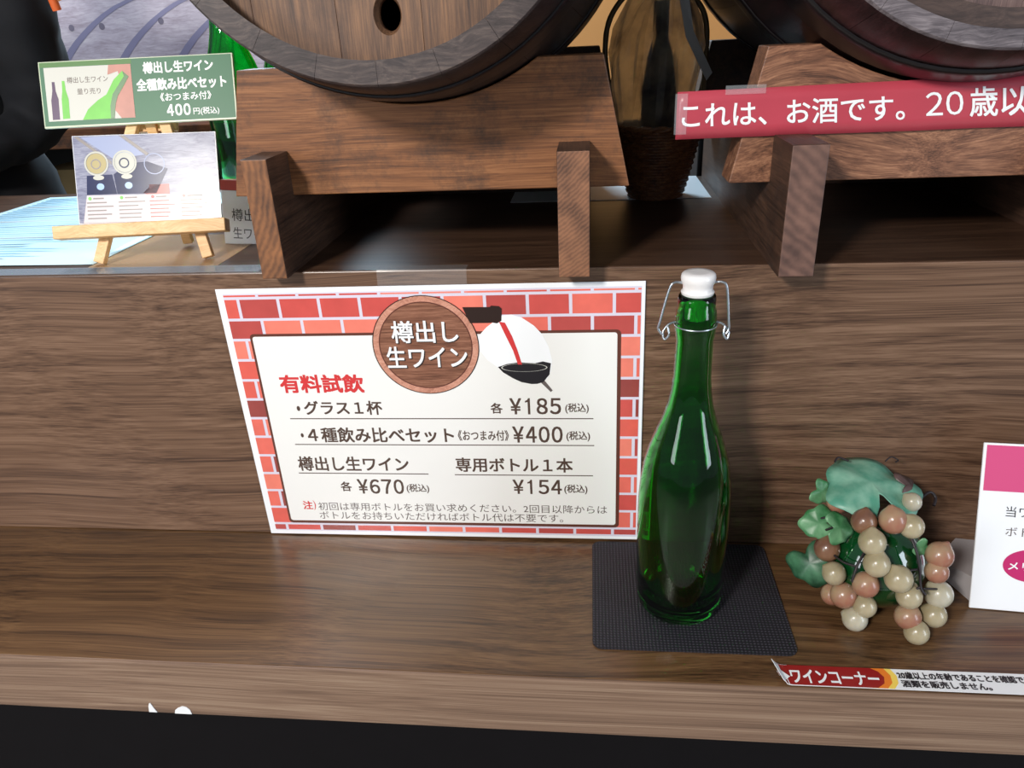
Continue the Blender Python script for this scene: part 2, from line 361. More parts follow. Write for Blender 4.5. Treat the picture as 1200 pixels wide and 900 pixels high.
def card_rot(yaw, tilt, roll=0):
    return (Matrix.Rotation(R(yaw), 3, 'Z') @ Matrix.Rotation(R(-tilt), 3, 'X') @ Matrix.Rotation(R(roll), 3, 'Y')).to_euler()

# text -> flat mesh fitted into an ink box; 'plane' maps (u, v) to a local point
_tc = {}
def text_flat(s, bold=0.0, space=1.0):
    key = (s, bold, space)
    if key in _tc: return _tc[key]
    c = bpy.data.curves.new('lettering', 'FONT'); c.body = s; c.offset = bold; c.space_character = space; c.resolution_u = 3
    o = bpy.data.objects.new('lettering', c); COL.objects.link(o)
    dg = bpy.context.evaluated_depsgraph_get(); dg.update()
    me = bpy.data.meshes.new_from_object(o.evaluated_get(dg))
    v = [(p.co.x, p.co.y) for p in me.vertices]; f = [list(p.vertices) for p in me.polygons]
    bpy.data.objects.remove(o); bpy.data.curves.remove(c); bpy.data.meshes.remove(me)
    _tc[key] = (v, f); return v, f
def front(y, k=0.001):
    return lambda u, v: (u*k, y, v*k)
def letters(s, b, mat, parent, plane, bold=0.012, space=1.0, name='lettering', shear=0.0):
    """flat lettering; weight is added by overprinting slightly shifted copies"""
    v, f = text_flat(s, 0.0, space)
    x0 = min(p[0] for p in v); x1 = max(p[0] for p in v); y0 = min(p[1] for p in v); y1 = max(p[1] for p in v)
    u0, w0, u1, w1 = b
    hgt = (w1-w0); k = max(0.0, bold)*hgt; sh = [(0, 0)] if k == 0 else [(-k, -k), (k, -k), (-k, k), (k, k), (0, 0)]
    out, F = [], []
    P0 = Vector(plane(u0, w0)); nv = (Vector(plane(u1, w0))-P0).cross(Vector(plane(u0, w1))-P0).normalized()
    for q_, (dx, dy) in enumerate(sh):
        n = len(out)
        for x, y in v:
            a = (x-x0)/max(x1-x0, 1e-6); c = (y-y0)/max(y1-y0, 1e-6)
            out.append(Vector(plane(u0+k+a*(u1-u0-2*k)+dx, w0+k+c*(w1-w0-2*k)+shear*a+dy))+nv*(q_*1.2e-5))
        F += [[i+n for i in q] for q in f]
    return pyd(name, out, F, mat, parent)
FW = {c: chr(ord(c)+0xFEE0) for c in '0123456789'}; FW['¥'] = '￥'
def digits(s, b, mat, parent, plane, bold=0.02):
    """each numeral set in its own cell"""
    u0, w0, u1, w1 = b; n = len(s); cw = (u1-u0)/n
    for i, ch in enumerate(s):
        fr = 0.42 if ch == '1' else 0.9 if ch == '¥' else 0.84
        x = u0+cw*(i+0.5)-(0.08*cw if ch == '1' else 0)
        if ch == '1':
            st = (w1-w0)*0.13; poly('lettering', [(x, w0), (x+st, w0), (x+st, w1), (x+st*0.35, w1), (x-st*0.2, w1-(w1-w0)*0.12), (x-st*1.1, w1-(w1-w0)*0.17), (x-st*1.1, w1-(w1-w0)*0.27), (x, w1-(w1-w0)*0.24)], mat, parent, plane); continue
        letters(FW[ch], (x-cw*fr/2, w0, x+cw*fr/2, w1), mat, parent, plane, bold)
def poly(name, pts, mat, parent, plane):
    return pyd(name, [plane(*p) for p in pts], [list(range(len(pts)))], mat, parent)
def multi(name, polys, mats, parent, plane):
    V, F, I = [], [], []
    for i, pts in polys:
        k = len(V); V += [plane(*p) for p in pts]; F.append(list(range(k, k+len(pts)))); I.append(i)
    return pyd(name, V, F, mats, parent, mi=I)
def rect(u0, v0, u1, v1): return [(u0, v0), (u1, v0), (u1, v1), (u0, v1)]
def rrect(u0, v0, u1, v1, r, n=5):
    out = []
    for cx, cy, a in ((u1-r, v0+r, -90), (u1-r, v1-r, 0), (u0+r, v1-r, 90), (u0+r, v0+r, 180)):
        for k in range(n+1):
            t = R(a+90*k/n); out.append((cx+r*math.cos(t), cy+r*math.sin(t)))
    return out
def circ(cx, cy, r, n=64, ry=None):
    return [(cx+r*math.cos(2*math.pi*i/n), cy+(ry or r)*math.sin(2*math.pi*i/n)) for i in range(n)]
def ring(name, cx, cy, r0, r1, mat, parent, plane, n=64, ry=1.0):
    v = [plane(cx+r*math.cos(2*math.pi*i/n), cy+ry*r*math.sin(2*math.pi*i/n)) for r in (r0, r1) for i in range(n)]
    return pyd(name, v, [[i, (i+1) % n, n+(i+1) % n, n+i] for i in range(n)], mat, parent)

H = 0.2776      # counter top above the lower shelf (z = 0)
D = 0.175       # depth of the lower shelf
FLOOR = -0.72

# ------------------------------------------------------------------ setting
def struct(name, a, b, mat):
    o = box(name, a, b, mat); o['kind'] = 'structure'; return o
struct('floor', (-4, -4.5, FLOOR-0.05), (4, 3.0, FLOOR), M['floor'])
struct('wall_back', (-4, 2.6, FLOOR), (4, 2.7, 2.1), M['tan_wall'])

# ------------------------------------------------------------------ the bar counter
ct = thing('bar_counter', 'walnut laminate bar counter with raised top and low display shelf in front', 'counter', (0, 0, FLOOR))
def cbox(name, a, b, mat, bev=0.0008):
    return box(name, (a[0], a[1], a[2]-FLOOR), (b[0], b[1], b[2]-FLOOR), mat, ct, bev)
cbox('fascia_panel', (-1.7, 0.0, 0.0005), (1.7, 0.022, H-0.0005), M['laminate'])
cbox('counter_top', (-1.7, 0.0005, H-0.0003-0.025), (1.7, 0.40, H), M['counter_top'], 0.001)
cbox('display_shelf', (-1.7, -D+0.001, -0.03), (1.7, 0.022, 0.0), M['laminate_side'], 0.0006)
cbox('edge_band', (-1.7, -D-0.0015, -0.0588), (1.7, -D+0.012, -0.0004), M['edge_band'], 0.0012)
cbox('base_panel', (-1.7, -D+0.045, FLOOR+0.06), (1.7, -D+0.06, -0.03), M['under_black'], 0.001)
cbox('plinth', (-1.7, -D+0.08, FLOOR+0.0), (1.7, 0.38, FLOOR+0.06), M['under_black'], 0.001)
cbox('rear_panel', (-1.7, 0.37, FLOOR+0.06), (1.7, 0.385, H-0.026), M['under_black'], 0.001)

# ------------------------------------------------------------------ barrel cradles
def cradle(label, cx, rx, arc_c, arc_r, mb, mr, ends, runners_y, board_y=0.025, halfb=0.1685, halft=0.147, zt=0.438):
    t = thing('barrel_cradle', label, 'barrel stand', (cx, 0.18, H), group=None)
    loc = lambda x, y, z: (x-cx, y-0.18, z-H)
    def board(y0, y1, mb=mb, zb=0.3380):
        a = math.sqrt(max(arc_r**2-(arc_c[1]-zt)**2, 0)); pts = [(arc_c[0]-halfb-(arc_c[0]-cx), zb), (cx+halfb, zb), (cx+halft, zt)]
        n = 20; th = math.asin(a/arc_r)
        for i in range(n+1):
            an = th-2*th*i/n; pts.append((arc_c[0]+arc_r*math.sin(an), arc_c[1]-arc_r*math.cos(an)))
        pts.append((cx-halft, zt)); pts[0] = (cx-halfb, zb)
        o = prism_y('saddle_board', [(p[0]-cx, p[1]-H) for p in pts], y0-0.18, y1-0.18, mb, t, 0.0009)
        return o
    board(board_y, board_y+0.036); board(0.315, 0.351, mr)  # rear board takes the darker runner wood, its shade put into the colour
    box('rear_light_block', (rx[0][1]+0.0005-cx, 0.322-0.18, 0.0003), (rx[1][0]-0.0005-cx, 0.344-0.18, 0.0602), mr, t, 0.0006)  # added to keep back light out from under the barrel
    for (x0, x1), e, y0 in zip(rx, ends, runners_y):
        bm = bmesh.new()
        # a board on edge, notched where the two saddle boards cross it
        za, zn, zz = 0.0, 0.0604, 0.0970
        b0, b1, c0, c1 = board_y-0.18, board_y+0.036-0.18, 0.315-0.18, 0.351-0.18
        pr = [(y0-0.18, za), (0.40-0.18, za), (0.40-0.18, zz), (c1+.0005, zz), (c1+.0005, zn-.0003), (c0-.0005, zn-.0003), (c0-.0005, zz),
              (b1+.0005, zz), (b1+.0005, zn-.0003), (b0-.0005, zn-.0003), (b0-.0005, zz), (y0-0.18, zz)]
        n = len(pr); vs = [bm.verts.new((x0-cx, p[0], p[1])) for p in pr] + [bm.verts.new((x1-cx, p[0], p[1])) for p in pr]
        bm.faces.new(vs[:n]); bm.faces.new(vs[n:][::-1])
        for i in range(n): bm.faces.new([vs[i], vs[n+i], vs[n+(i+1) % n], vs[(i+1) % n]])
        bmesh.ops.recalc_face_normals(bm, faces=bm.faces)
        bmesh.ops.bevel(bm, geom=[ed for ed in bm.edges if max(v.co.y for v in ed.verts) < y0-0.18+1e-4], offset=0.001, segments=2, affect='EDGES', profile=.5)
        o = bm_to('runner', bm, [mr, e], t)
        for p in o.data.polygons:
            if p.normal.y < -0.9 and p.center.y < y0-0.18+0.003: p.material_index = 1
    return t
cradle('dark stained wooden cradle holding the left barrel, behind the price sign', -0.1245, ((-0.262, -0.2405), (-0.0127, 0.0119)), (-0.1265, 0.579), 0.1715,
       M['cradle'], M['runner'], (M['end_l'], M['end_m']), (-0.020, -0.0275))
cradle('reddish brown wooden cradle holding the right barrel, with a red notice taped on', 0.2915, ((0.155, 0.1810), (0.402, 0.428)), (0.2915, 0.602), 0.197,
       M['cradle_pink'], M['runner'], (M['end_r'], M['end_r']), (-0.035, -0.035))

# ------------------------------------------------------------------ barrels
def interp(pr, y):
    for (a, ra), (b, rb) in zip(pr, pr[1:]):
        if a <= y <= b: return ra+(rb-ra)*(y-a)/(b-a)
    return pr[0][1] if y < pr[0][0] else pr[-1][1]
def barrel(label, cx, cz, prof, nst, chime_w, hoops, mh, mst, recess, planks, hole=None, mc=None):
    y0, y1 = prof[0][0], prof[-1][0]; yc = (y0+y1)/2
    t = thing('wine_barrel', label, 'barrel', (cx, yc, cz-max(r for _, r in prof)))
    dz = max(r for _, r in prof)
    ys = [y0, y0+0.0015] + [y0+0.0015+(y1-y0-0.003)*k/16 for k in range(1, 16)] + [y1-0.0015, y1]
    # smooth the belly
    def rad(y):
        return (interp(prof, y)+0.5*interp(prof, y-0.015)+0.5*interp(prof, y+0.015))/2 if y0+0.015 < y < y1-0.015 else interp(prof, y)
    for s in range(nst):
        a0 = 2*math.pi*s/nst+0.0008; a1 = 2*math.pi*(s+1)/nst-0.0008
        v, f, mi = [], [], []
        for k, y in enumerate(ys):
            ro = rad(y)-(0.0012 if k in (0, len(ys)-1) else 0)
            th = chime_w if (y-y0 < recess+0.004 or y1-y < recess+0.004) else 0.013
            tap = 0.0 if k not in (0, len(ys)-1) else 0.002
            for j in range(5):
                a = a0+(a1-a0)*j/4; v.append((ro*math.sin(a), y-yc, ro*math.cos(a)+dz))
            for j in range(5):
                a = a1+(a0-a1)*j/4; rr = ro-th-tap*0.5; v.append((rr*math.sin(a), y-yc, rr*math.cos(a)+dz))
        for k in range(len(ys)-1):
            for j in range(10):
                f.append([k*10+j, k*10+(j+1) % 10, (k+1)*10+(j+1) % 10, (k+1)*10+j])
                mi.append(1 if (k == 0) or (j > 4 and ys[k] < y0+recess) else 0)
        f.append(list(range(10))); mi.append(1); f.append([(len(ys)-1)*10+j for j in range(10)]); mi.append(1)
        o = pyd('stave', v, f, [mst, mc or M['chime']], t, mi=mi)
        bm = bmesh.new(); bm.from_mesh(o.data); bmesh.ops.recalc_face_normals(bm, faces=bm.faces); bm.to_mesh(o.data); bm.free()
        for p in o.data.polygons: p.use_smooth = True
        o.data.set_sharp_from_angle(angle=R(35))
    for h0, h1, th in hoops:
        n = 72; v, f = [], []
        st = [h0, h0+0.001] + [h0+(h1-h0)*k/4 for k in (1, 2, 3)] + [h1-0.001, h1]
        for k, y in enumerate(st):
            e = th*(0.6 if k in (0, len(st)-1) else 1.0)
            for i in range(n):
                a = 2*math.pi*i/n; r = rad(y)+e; v.append((r*math.sin(a), y-yc, r*math.cos(a)+dz))
        for k in range(2):
            y = (h1, h0)[k]
            for i in range(n):
                a = 2*math.pi*i/n; r = rad(y)+0.0002; v.append((r*math.sin(a), y-yc, r*math.cos(a)+dz))
        L_ = len(st)+2
        for k in range(L_):
            for i in range(n):
                j = (i+1) % n; q = (k+1) % L_; f.append([k*n+i, k*n+j, q*n+j, q*n+i])
        pyd('hoop', v, f, M['hoop'], t, smooth=True, angle=40)
    # heads made of planks
    for yh in (y0+recess, y1-recess-0.012):
        rh = interp(prof, yh)-chime_w+0.001; w = 2*rh/planks
        for k in range(planks):
            xa = -rh+w*k+0.00008; xb = -rh+w*(k+1)-0.00008; n = 8
            pts = [(xa+(xb-xa)*i/n, -math.sqrt(max(rh**2-(xa+(xb-xa)*i/n)**2, 0))) for i in range(n+1)]
            pts += [(xb-(xb-xa)*i/n, math.sqrt(max(rh**2-(xb-(xb-xa)*i/n)**2, 0))) for i in range(n+1)]
            clean = []
            for p in pts:
                if not clean or (abs(p[0]-clean[-1][0])+abs(p[1]-clean[-1][1])) > 1e-5: clean.append(p)
            o = prism_y('head_plank', [(p[0], p[1]+dz) for p in clean], yh-yc, yh+0.012-yc, mh, t, 0.00025)
            if hole and yh < yc and xa-0.02 < hole[0]-cx < xb+0.02:
                cut = lathe('cutter', [(0.0, -0.03), (0.0088, -0.03), (0.0088, 0.006), (0.0112, 0.0122), (0.0112, 0.03), (0.0, 0.03)], mh, n=32, smooth=False)
                cut.rotation_euler = (R(90), 0, 0); cut.scale = (0.86, 1.12, 1); cut.location = (hole[0]-cx, yh+0.012-yc, hole[1]-cz+dz)
                cut.parent = t
                md = o.modifiers.new('b', 'BOOLEAN'); md.object = cut; md.operation = 'DIFFERENCE'; md.solver = 'EXACT'
                dg = bpy.context.evaluated_depsgraph_get(); dg.update()
                me = bpy.data.meshes.new_from_object(o.evaluated_get(dg)); o.modifiers.clear(); o.data = me
                bpy.data.objects.remove(cut)
    return t
barrel('dark oak barrel on the left cradle with a round tap hole in its head', -0.1265, 0.579,
       [(-0.085, 0.1515), (-0.04, 0.1612), (0.02, 0.1695), (0.10, 0.178), (0.185, 0.181), (0.27, 0.178), (0.35, 0.1695), (0.41, 0.1612), (0.455, 0.1515)],
       22, 0.0138, ((-0.045, -0.015, 0.002), (0.085, 0.105, 0.002), (0.265, 0.285, 0.002), (0.385, 0.415, 0.002)), M['head'], M['stave'], 0.022, 5, hole=(-0.1207, 0.4700))
rb = barrel('larger dark barrel on the right cradle with a grey ringed head', 0.2915, 0.602,
       [(-0.04, 0.1710), (0.0, 0.1865), (0.02, 0.1925), (0.09, 0.202), (0.2, 0.206), (0.31, 0.202), (0.38, 0.1925), (0.40, 0.1865), (0.44, 0.1710)],
       22, 0.0100, ((-0.004, 0.020, 0.0028), (0.10, 0.122, 0.002), (0.28, 0.302, 0.002), (0.380, 0.404, 0.0028)), M['head_r'], M['stave_r'], 0.024, 5,
       mc=wood('grey_worn_chime', (56, 50, 54), (98, 90, 94), (140, 131, 134), 'X', 8.0, rough=0.45, stretch=5, seed=2.8, wav=0.3))
# inner moulding ring and the pale serrated rosette on the right head
def ring3d(name, r0, r1, y0, y1, mat, parent, dz, n=64):
    v = []
    for r, y in ((r0, y0), (r1, y0), (r1, y1), (r0, y1)):
        for i in range(n):
            a = 2*math.pi*i/n; v.append((r*math.sin(a), y, r*math.cos(a)+dz))
    f = [[k*n+i, k*n+(i+1) % n, ((k+1) % 4)*n+(i+1) % n, ((k+1) % 4)*n+i] for k in range(4) for i in range(n)]
    return pyd(name, v, f, mat, parent, smooth=True, angle=40)
ring3d('head_moulding', 0.1465, 0.1612, -0.04+0.0025-0.2, -0.04+0.0238-0.2, wood('brown_moulding', (40, 30, 28), (66, 51, 46), (88, 70, 62), 'X', 8, rough=0.5, stretch=4), rb, 0.206)
pts = []
for i in range(56):
    a = 2*math.pi*i/56; r = 0.026 if i % 2 else 0.0235; pts.append((0.0470+r*math.cos(a), -0.104+0.206+r*math.sin(a)))
prism_y('rosette', pts, -0.04+0.010-0.2, -0.04+0.0238-0.2, M['pine'], rb)

# ------------------------------------------------------------------ price sign leaning on the fascia
sg = thing('price_sign', 'large laminated price sign with brick border leaning against the fascia', 'sign', (-0.3145, -0.0012, 0.0012), card_rot(0, 0.0, -0.35))
KX, KZ = 0.374/370, 0.2622/264
def SP(y): return lambda u, v: (u*KX, y, v*KZ)
bm = box_bm(0, -0.0012, 0, 0.374, 0.0, 0.2622, 0.0003, 1); bm_to('laminated_sheet', bm, M['laminated_white'], sg)
U0, U1, V0, V1 = 7.0, 367.0, 4.6, 259.6
multi('mortar_print', [(0, [(4.6+1.5, V1), (U1, V1+0.4), (U1, V0-1), (U0, V0)])], [M['mortar']], sg, SP(-0.0013))
poly_b = []; rs = random.Random(12)
rows = [13.2, 33.4, 53.5, 73.6, 94.0, 114.9, 135.2, 155.3, 175.2, 195.6, 215.7, 235.2, 255.4]
for r, (a, b) in enumerate(zip([V0]+rows, rows+[V1])):
    off = 0 if r % 2 else -18
    x = 0.6+off
    while x < U1:
        x0, x1 = max(x+1.4, U0-0.6), min(x+36.2-1.4, U1-0.4)
        if x1-x0 > 1.5 and b-a > 2:
            vis = (a < 16 or b > 218 or x0 < 26 or x1 > 346)
            if vis: poly_b.append((rs.choice([0, 0, 1, 1, 2, 2, 4, 3, 5] if r < 9 else [0, 1, 2, 4, 4, 3]), rect(x0, a+1.3, x1, b-1.3)))
        x += 36.2
multi('brick_print', poly_b, [M['brick%d' % i] for i in range(6)], sg, SP(-0.0014))
poly('panel_border', rrect(22.6, 14.2, 350.6, 221.4, 4), M['border_brown'], sg, SP(-0.0015))
poly('panel_print', rrect(24.8, 17.4, 347.4, 218.8, 2.5), M['cream'], sg, SP(-0.0016))
# bottle neck pouring wine into a glass
poly('glass_print', [(227, 215), (236, 225), (249.9, 235.7), (258, 236.5), (266.9, 233.6), (277, 226), (283.8, 217.7), (289, 206), (291.6, 193), (290, 182), (286.9, 175.6), (278, 170.6), (269.2, 170.7), (258, 175), (251.7, 179.7), (243.9, 186.6), (235, 194), (229, 203)], M['wine_glass'], sg, SP(-0.0017))
poly('wine_print', [(243.9, 187), (252, 190), (262.5, 191.5), (276.5, 190.5), (283.5, 192.2), (290.4, 190.4), (288.9, 179.5), (283.3, 172), (278, 170.3), (272.7, 170.1), (264, 172), (256.9, 175.7), (248.2, 181.7)], M['ink_black'], sg, SP(-0.0018))
ring('wine_rim_print', 267, 186.4, 19.2, 20.2, M['pic_white'], sg, SP(-0.00185), ry=0.2)
poly('glass_stem_print', [(281, 171.6), (284, 174), (291.3, 163.6), (289.5, 162.0)], M['ink_grey'], sg, SP(-0.00175))
poly('pour_print', [(247.2, 230.2), (252.3, 229.2), (257.9, 216.1), (261.9, 202.9), (265.2, 189.4), (261.6, 189.4), (258, 202.9), (252.6, 216.2)], M['ink_red'], sg, SP(-0.0019))
poly('bottle_neck_print', [(216.6, 244), (240, 243.7), (241.5, 245), (248, 244.4), (250.2, 242.1), (249.4, 231), (245.4, 228.6), (240.8, 229.6), (240, 229.2), (222.2, 229.2)], M['ink_dark'], sg, SP(-0.0019))
poly('emblem_ring', circ(181.3, 208.2, 47), M['emblem_ring'], sg, SP(-0.0019))
ring('emblem_outline', 181.3, 208.2, 46.6, 47.4, M['ink_dark'], sg, SP(-0.00195))
poly('emblem_disc', circ(181.3, 208.2, 41.2), M['emblem_wood'], sg, SP(-0.00195))
ring('emblem_groove', 181.3, 208.2, 40.6, 41.6, M['border_brown'], sg, SP(-0.002))
for s, b in (("樽出し", (152.2, 211.2, 211.3, 232.2)), ("生ワイン", (145.4, 187.2, 217.5, 208.0))):
    letters(s, (b[0]+0.8, b[1]-0.9, b[2]+0.8, b[3]-0.9), M['ink_dark'], sg, SP(-0.00205), 0.02, name='lettering_shadow')
    letters(s, b, M['ink_white'], sg, SP(-0.0021), 0.014)
for s, a, b, c, d in (("・", 53.2, 143.0, 56.5, 148.4), ("グラス１杯", 60.2, 138.9, 134.5, 153.7), ("・", 52.0, 114.4, 54.9, 119.1),
        ("４種飲み比べセット", 58.8, 109.0, 198.8, 125.5), ("《おつまみ付》", 202.5, 111.4, 249.8, 122.6), ("各", 234.7, 140.2, 245.7, 151.2), ("¥185", 251.5, 139.3, 299.2, 155.9),
        ("(税込)", 301.9, 140.1, 322.8, 150.6), ("¥400", 252.6, 109.5, 300.0, 126.7), ("(税込)", 302.4, 111.0, 323.8, 121.8), ("樽出し生ワイン", 43.7, 76.7, 152.5, 93.3),
        ("各", 82.1, 53.3, 93.2, 64.6), ("¥670", 98.5, 50.7, 145.9, 67.6), ("(税込)", 147.5, 51.9, 169.6, 62.6), ("専用ボトル１本", 197.7, 76.9, 307.7, 92.9),
        ("¥154", 250.0, 52.3, 298.0, 68.6), ("(税込)", 299.3, 52.7, 321.0, 63.6)):
    if s[0] == '¥': digits(s, (a, b, c, d), M['ink'], sg, SP(-0.0017)); continue
    thin = s in ("《おつまみ付》", "(税込)", "・")
    letters(s, (a, b, c, d), M['ink'], sg, SP(-0.0017), 0.012 if thin else 0.02)
letters("有料試飲", (41.5, 161.9, 120.7, 180.9), M['ink_red'], sg, SP(-0.0017), 0.03)
letters("注", (40.2, 31.1, 50.1, 41.2), M['ink_red'], sg, SP(-0.0017), 0.02)
letters(")", (50.9, 30.4, 53.3, 41.8), M['ink_red'], sg, SP(-0.0017), 0.0)
letters("初回は専用ボトルをお買い求めください。2回目以降からは", (55.7, 30.2, 339.4, 39.8), M['ink_grey'], sg, SP(-0.0017), 0.0)
letters("ボトルをお持ちいただければボトル代は不要です。", (55.2, 19.4, 297.5, 29.0), M['ink_grey'], sg, SP(-0.0017), 0.0)
for a, b, c in ((44.9, 134.8, 326.9), (44.6, 106.6, 327.5), (42.6, 74.1, 170.6), (196, 73.6, 326.3)):
    poly('rule_line', rect(a, b-0.5, c, b+0.5), M['ink'], sg, SP(-0.0017))

# clear tape folded over the counter edge, holding the sign
def strip_mesh(name, path, w0, w1, mat, parent=None):
    v, f = [], []
    for (y, z) in path: v += [(w0, y, z), (w1, y, z)]
    for i in range(len(path)-1): f.append([2*i, 2*i+1, 2*i+3, 2*i+2])
    return pyd(name, v, f, mat, parent)
tp = strip_mesh('clear_tape', [(0.012, H+0.0004), (-0.0005, H+0.0006), (-0.0012, H-0.001), (-0.0020, H-0.006), (-0.0032, 0.2560)], -0.169, -0.0915, M['clear'])
tag(tp, 'strip of clear tape over the counter edge holding the price sign', 'tape')

# ------------------------------------------------------------------ green bottle on a black mat
mt = prism_z('coaster_mat', rrect(0.0142, -0.1435, 0.1765, -0.0045, 0.008, 6), 0.0002, 0.0019, M['mat'])
tag(mt, 'square black woven rubber mat under the green bottle', 'mat')
def swing_bottle(label, loc, closed=True, scale=1.0, mat=None, group=None):
    t = thing('swing_top_bottle', label, 'bottle', loc, group=group); t.scale = (scale,)*3
    outer = [(0.0, 0.006), (0.018, 0.004), (0.027, 0.0), (0.0315, 0.0015), (0.0345, 0.006), (0.0358, 0.014), (0.0365, 0.04), (0.0368, 0.075), (0.0367, 0.11), (0.0355, 0.128), (0.0325, 0.147),
             (0.0275, 0.165), (0.0215, 0.182), (0.0172, 0.197), (0.0150, 0.210), (0.0139, 0.222), (0.0135, 0.240), (0.0134, 0.252), (0.0141, 0.256), (0.0147, 0.262), (0.0148, 0.270), (0.0141, 0.276),
             (0.0132, 0.278), (0.0134, 0.284), (0.0128, 0.287), (0.0105, 0.2875)]
    inner = [(0.0098, 0.286)] + [(max(r-0.0034, 0.0085), z) for r, z in outer[::-1] if 0.02 < z < 0.284] + [(0.031, 0.012), (0.025, 0.008), (0.012, 0.012), (0.0, 0.016)]
    ZS = 0.974
    outer = [(r, z*ZS) for r, z in outer]; inner = [(r, z*ZS) for r, z in inner]
    lathe('glass_body', outer+inner, mat or M['green_glass'], t, n=64, angle=None)
    ring_ = [(0.0151*math.cos(R(a)), 0.0151*math.sin(R(a)), 0.2575) for a in range(0, 360, 10)]
    tube('neck_wire', ring_, 0.0005, M['steel'], t, 6, True)
    s = lathe('stopper', [(0.0, 0.262), (0.0080, 0.262), (0.0082, 0.2795), (0.0112, 0.2804), (0.0117, 0.2822), (0.0104, 0.2838), (0.0106, 0.2872), (0.0118, 0.2895), (0.0122, 0.2925), (0.0118, 0.2948), (0.0104, 0.2960), (0.006, 0.2964), (0.0, 0.2958)], M['ceramic'], t, n=40)
    if not closed: return t, s
    r = 0.0009
    for sx in (-1, 1):
        bail = smoothpath([(sx*0.0108, 0, 0.2884), (sx*0.0165, -0.001, 0.2890), (sx*0.0200, -0.002, 0.2845), (sx*(0.0258 if sx < 0 else 0.0225), -0.004, 0.2610), (sx*(0.0268 if sx < 0 else 0.0232), -0.004, 0.2555), (sx*(0.0242 if sx < 0 else 0.0212), -0.005, 0.2515)], 5)
        tube('bail_wire', bail, r, M['steel'], t)
        lev = smoothpath([(sx*0.0148, 0, 0.2590), (sx*0.0192, -0.001, 0.2575), (sx*0.0232, -0.003, 0.2525), (sx*0.0222, -0.005, 0.2475), (sx*0.0192, -0.006, 0.2515), (sx*0.0202, -0.004, 0.2570)], 5)
        tube('lever_wire', lev, r, M['steel'], t)
    return t
swing_bottle('tall empty green glass swing top bottle with white stopper on black mat', (0.0880, -0.0855, 0.0020))

# ------------------------------------------------------------------ grape ornament
gr = thing('grape_ornament', 'artificial pale grape cluster with green leaves draped on a dark green glass ball', 'ornament', (0.250, -0.075, 0.0))
GX, GY = 0.250, -0.075
g = [(0.2318,-0.1039,0.0830,0.0104,0),(0.2345,-0.1125,0.0687,0.0101,0),(0.2068,-0.0823,0.0591,0.0104,2),(0.2102,-0.0967,0.0455,0.0094,0),(0.2292,-0.1132,0.0486,0.0102,1),(0.2191,-0.1006,0.0265,0.0106,1),(0.2144,-0.0887,0.0167,0.0088,1),(0.2337,-0.1086,0.0228,0.0093,0),(0.2276,-0.1096,0.0102,0.0100,3),(0.2507,-0.1174,0.0588,0.0106,0),(0.2618,-0.1166,0.0411,0.0098,0),(0.2650,-0.1157,0.0195,0.0102,1),(0.2708,-0.1225,0.0100,0.0096,0),(0.2908,-0.1030,0.0326,0.0110,3),(0.2874,-0.1096,0.0168,0.0100,0),(0.2845,-0.1026,0.0708,0.0104,1),(0.2824,-0.1082,0.0591,0.0089,1),(0.2484,-0.0940,0.0970,0.0106,1),(0.2615,-0.0974,0.0940,0.0094,0),(0.2288,-0.0895,0.0919,0.0099,2),(0.2173,-0.0602,0.0888,0.0087,1),(0.2709,-0.0707,0.0986,0.0075,3)]
rs = random.Random(5)
for x, y, z, r, k in g:
    v = Vector((x-GX, y-GY, z-0.05)); v.normalize()
    o = ball('grape', (x-GX, y-GY, z), r, M['grape'][k], gr, (1, 1, 1.05))
    # dried nub at the stalk end
    me = o.data
    d = Vector((rs.uniform(-.9, .5), 0.2, rs.uniform(.2, 1))).normalized()
    for vv in me.vertices:
        c = vv.co.normalized().dot(d)
        if c > 0.9: vv.co += d*r*0.22*((c-0.9)/0.1)**2
ball('glass_ball', (0, 0.004, 0.0405), 0.0405, M['core'], gr, (1, 0.95, 1), 40)
# stems
def gp(x, y, z): return (x-GX, y-GY, z)
stem = [
 (smoothpath([gp(.245, -.06, .098), gp(.232, -.095, .075), gp(.222, -.108, .062), gp(.219, -.112, .05)]), 0.0011),
 (smoothpath([gp(.222, -.108, .062), gp(.214, -.1, .06), gp(.207, -.086, .06)]), 0.0009),
 (smoothpath([gp(.219, -.112, .05), gp(.226, -.113, .05)]), 0.0009),
 (smoothpath([gp(.255, -.06, .1), gp(.262, -.1, .085), gp(.2665, -.112, .068), gp(.268, -.118, .052), gp(.272, -.12, .046)]), 0.0011),
 (smoothpath([gp(.2665, -.112, .064), gp(.258, -.116, .066)]), 0.0009),
 (smoothpath([gp(.270, -.118, .05), gp(.280, -.112, .045), gp(.288, -.106, .04)]), 0.0009),
 (smoothpath([gp(.268, -.118, .052), gp(.262, -.119, .048)]), 0.0009),
]
for p_, r_ in stem: tube('stem', p_, r_, M['blackwire'], gr, 6)
tend = [(smoothpath([gp(.268, -.06, .082), gp(.285, -.05, .086), gp(.298, -.04, .088), gp(.303, -.042, .084), gp(.300, -.048, .080)]), 0.0013),
        (smoothpath([gp(.232, -.03, .112), gp(.224, -.028, .114), gp(.220, -.032, .112)]), 0.0009),
        (smoothpath([gp(.262, -.03, .112), gp(.268, -.026, .114), gp(.273, -.028, .112), gp(.27, -.031, .112)]), 0.0006),
        (smoothpath([gp(.198, -.07, .078), gp(.205, -.074, .084), gp(.212, -.078, .080), gp(.204, -.08, .076)]), 0.0009)]
for p_, r_ in tend: tube('tendril', p_, r_, M['blackwire'], gr)
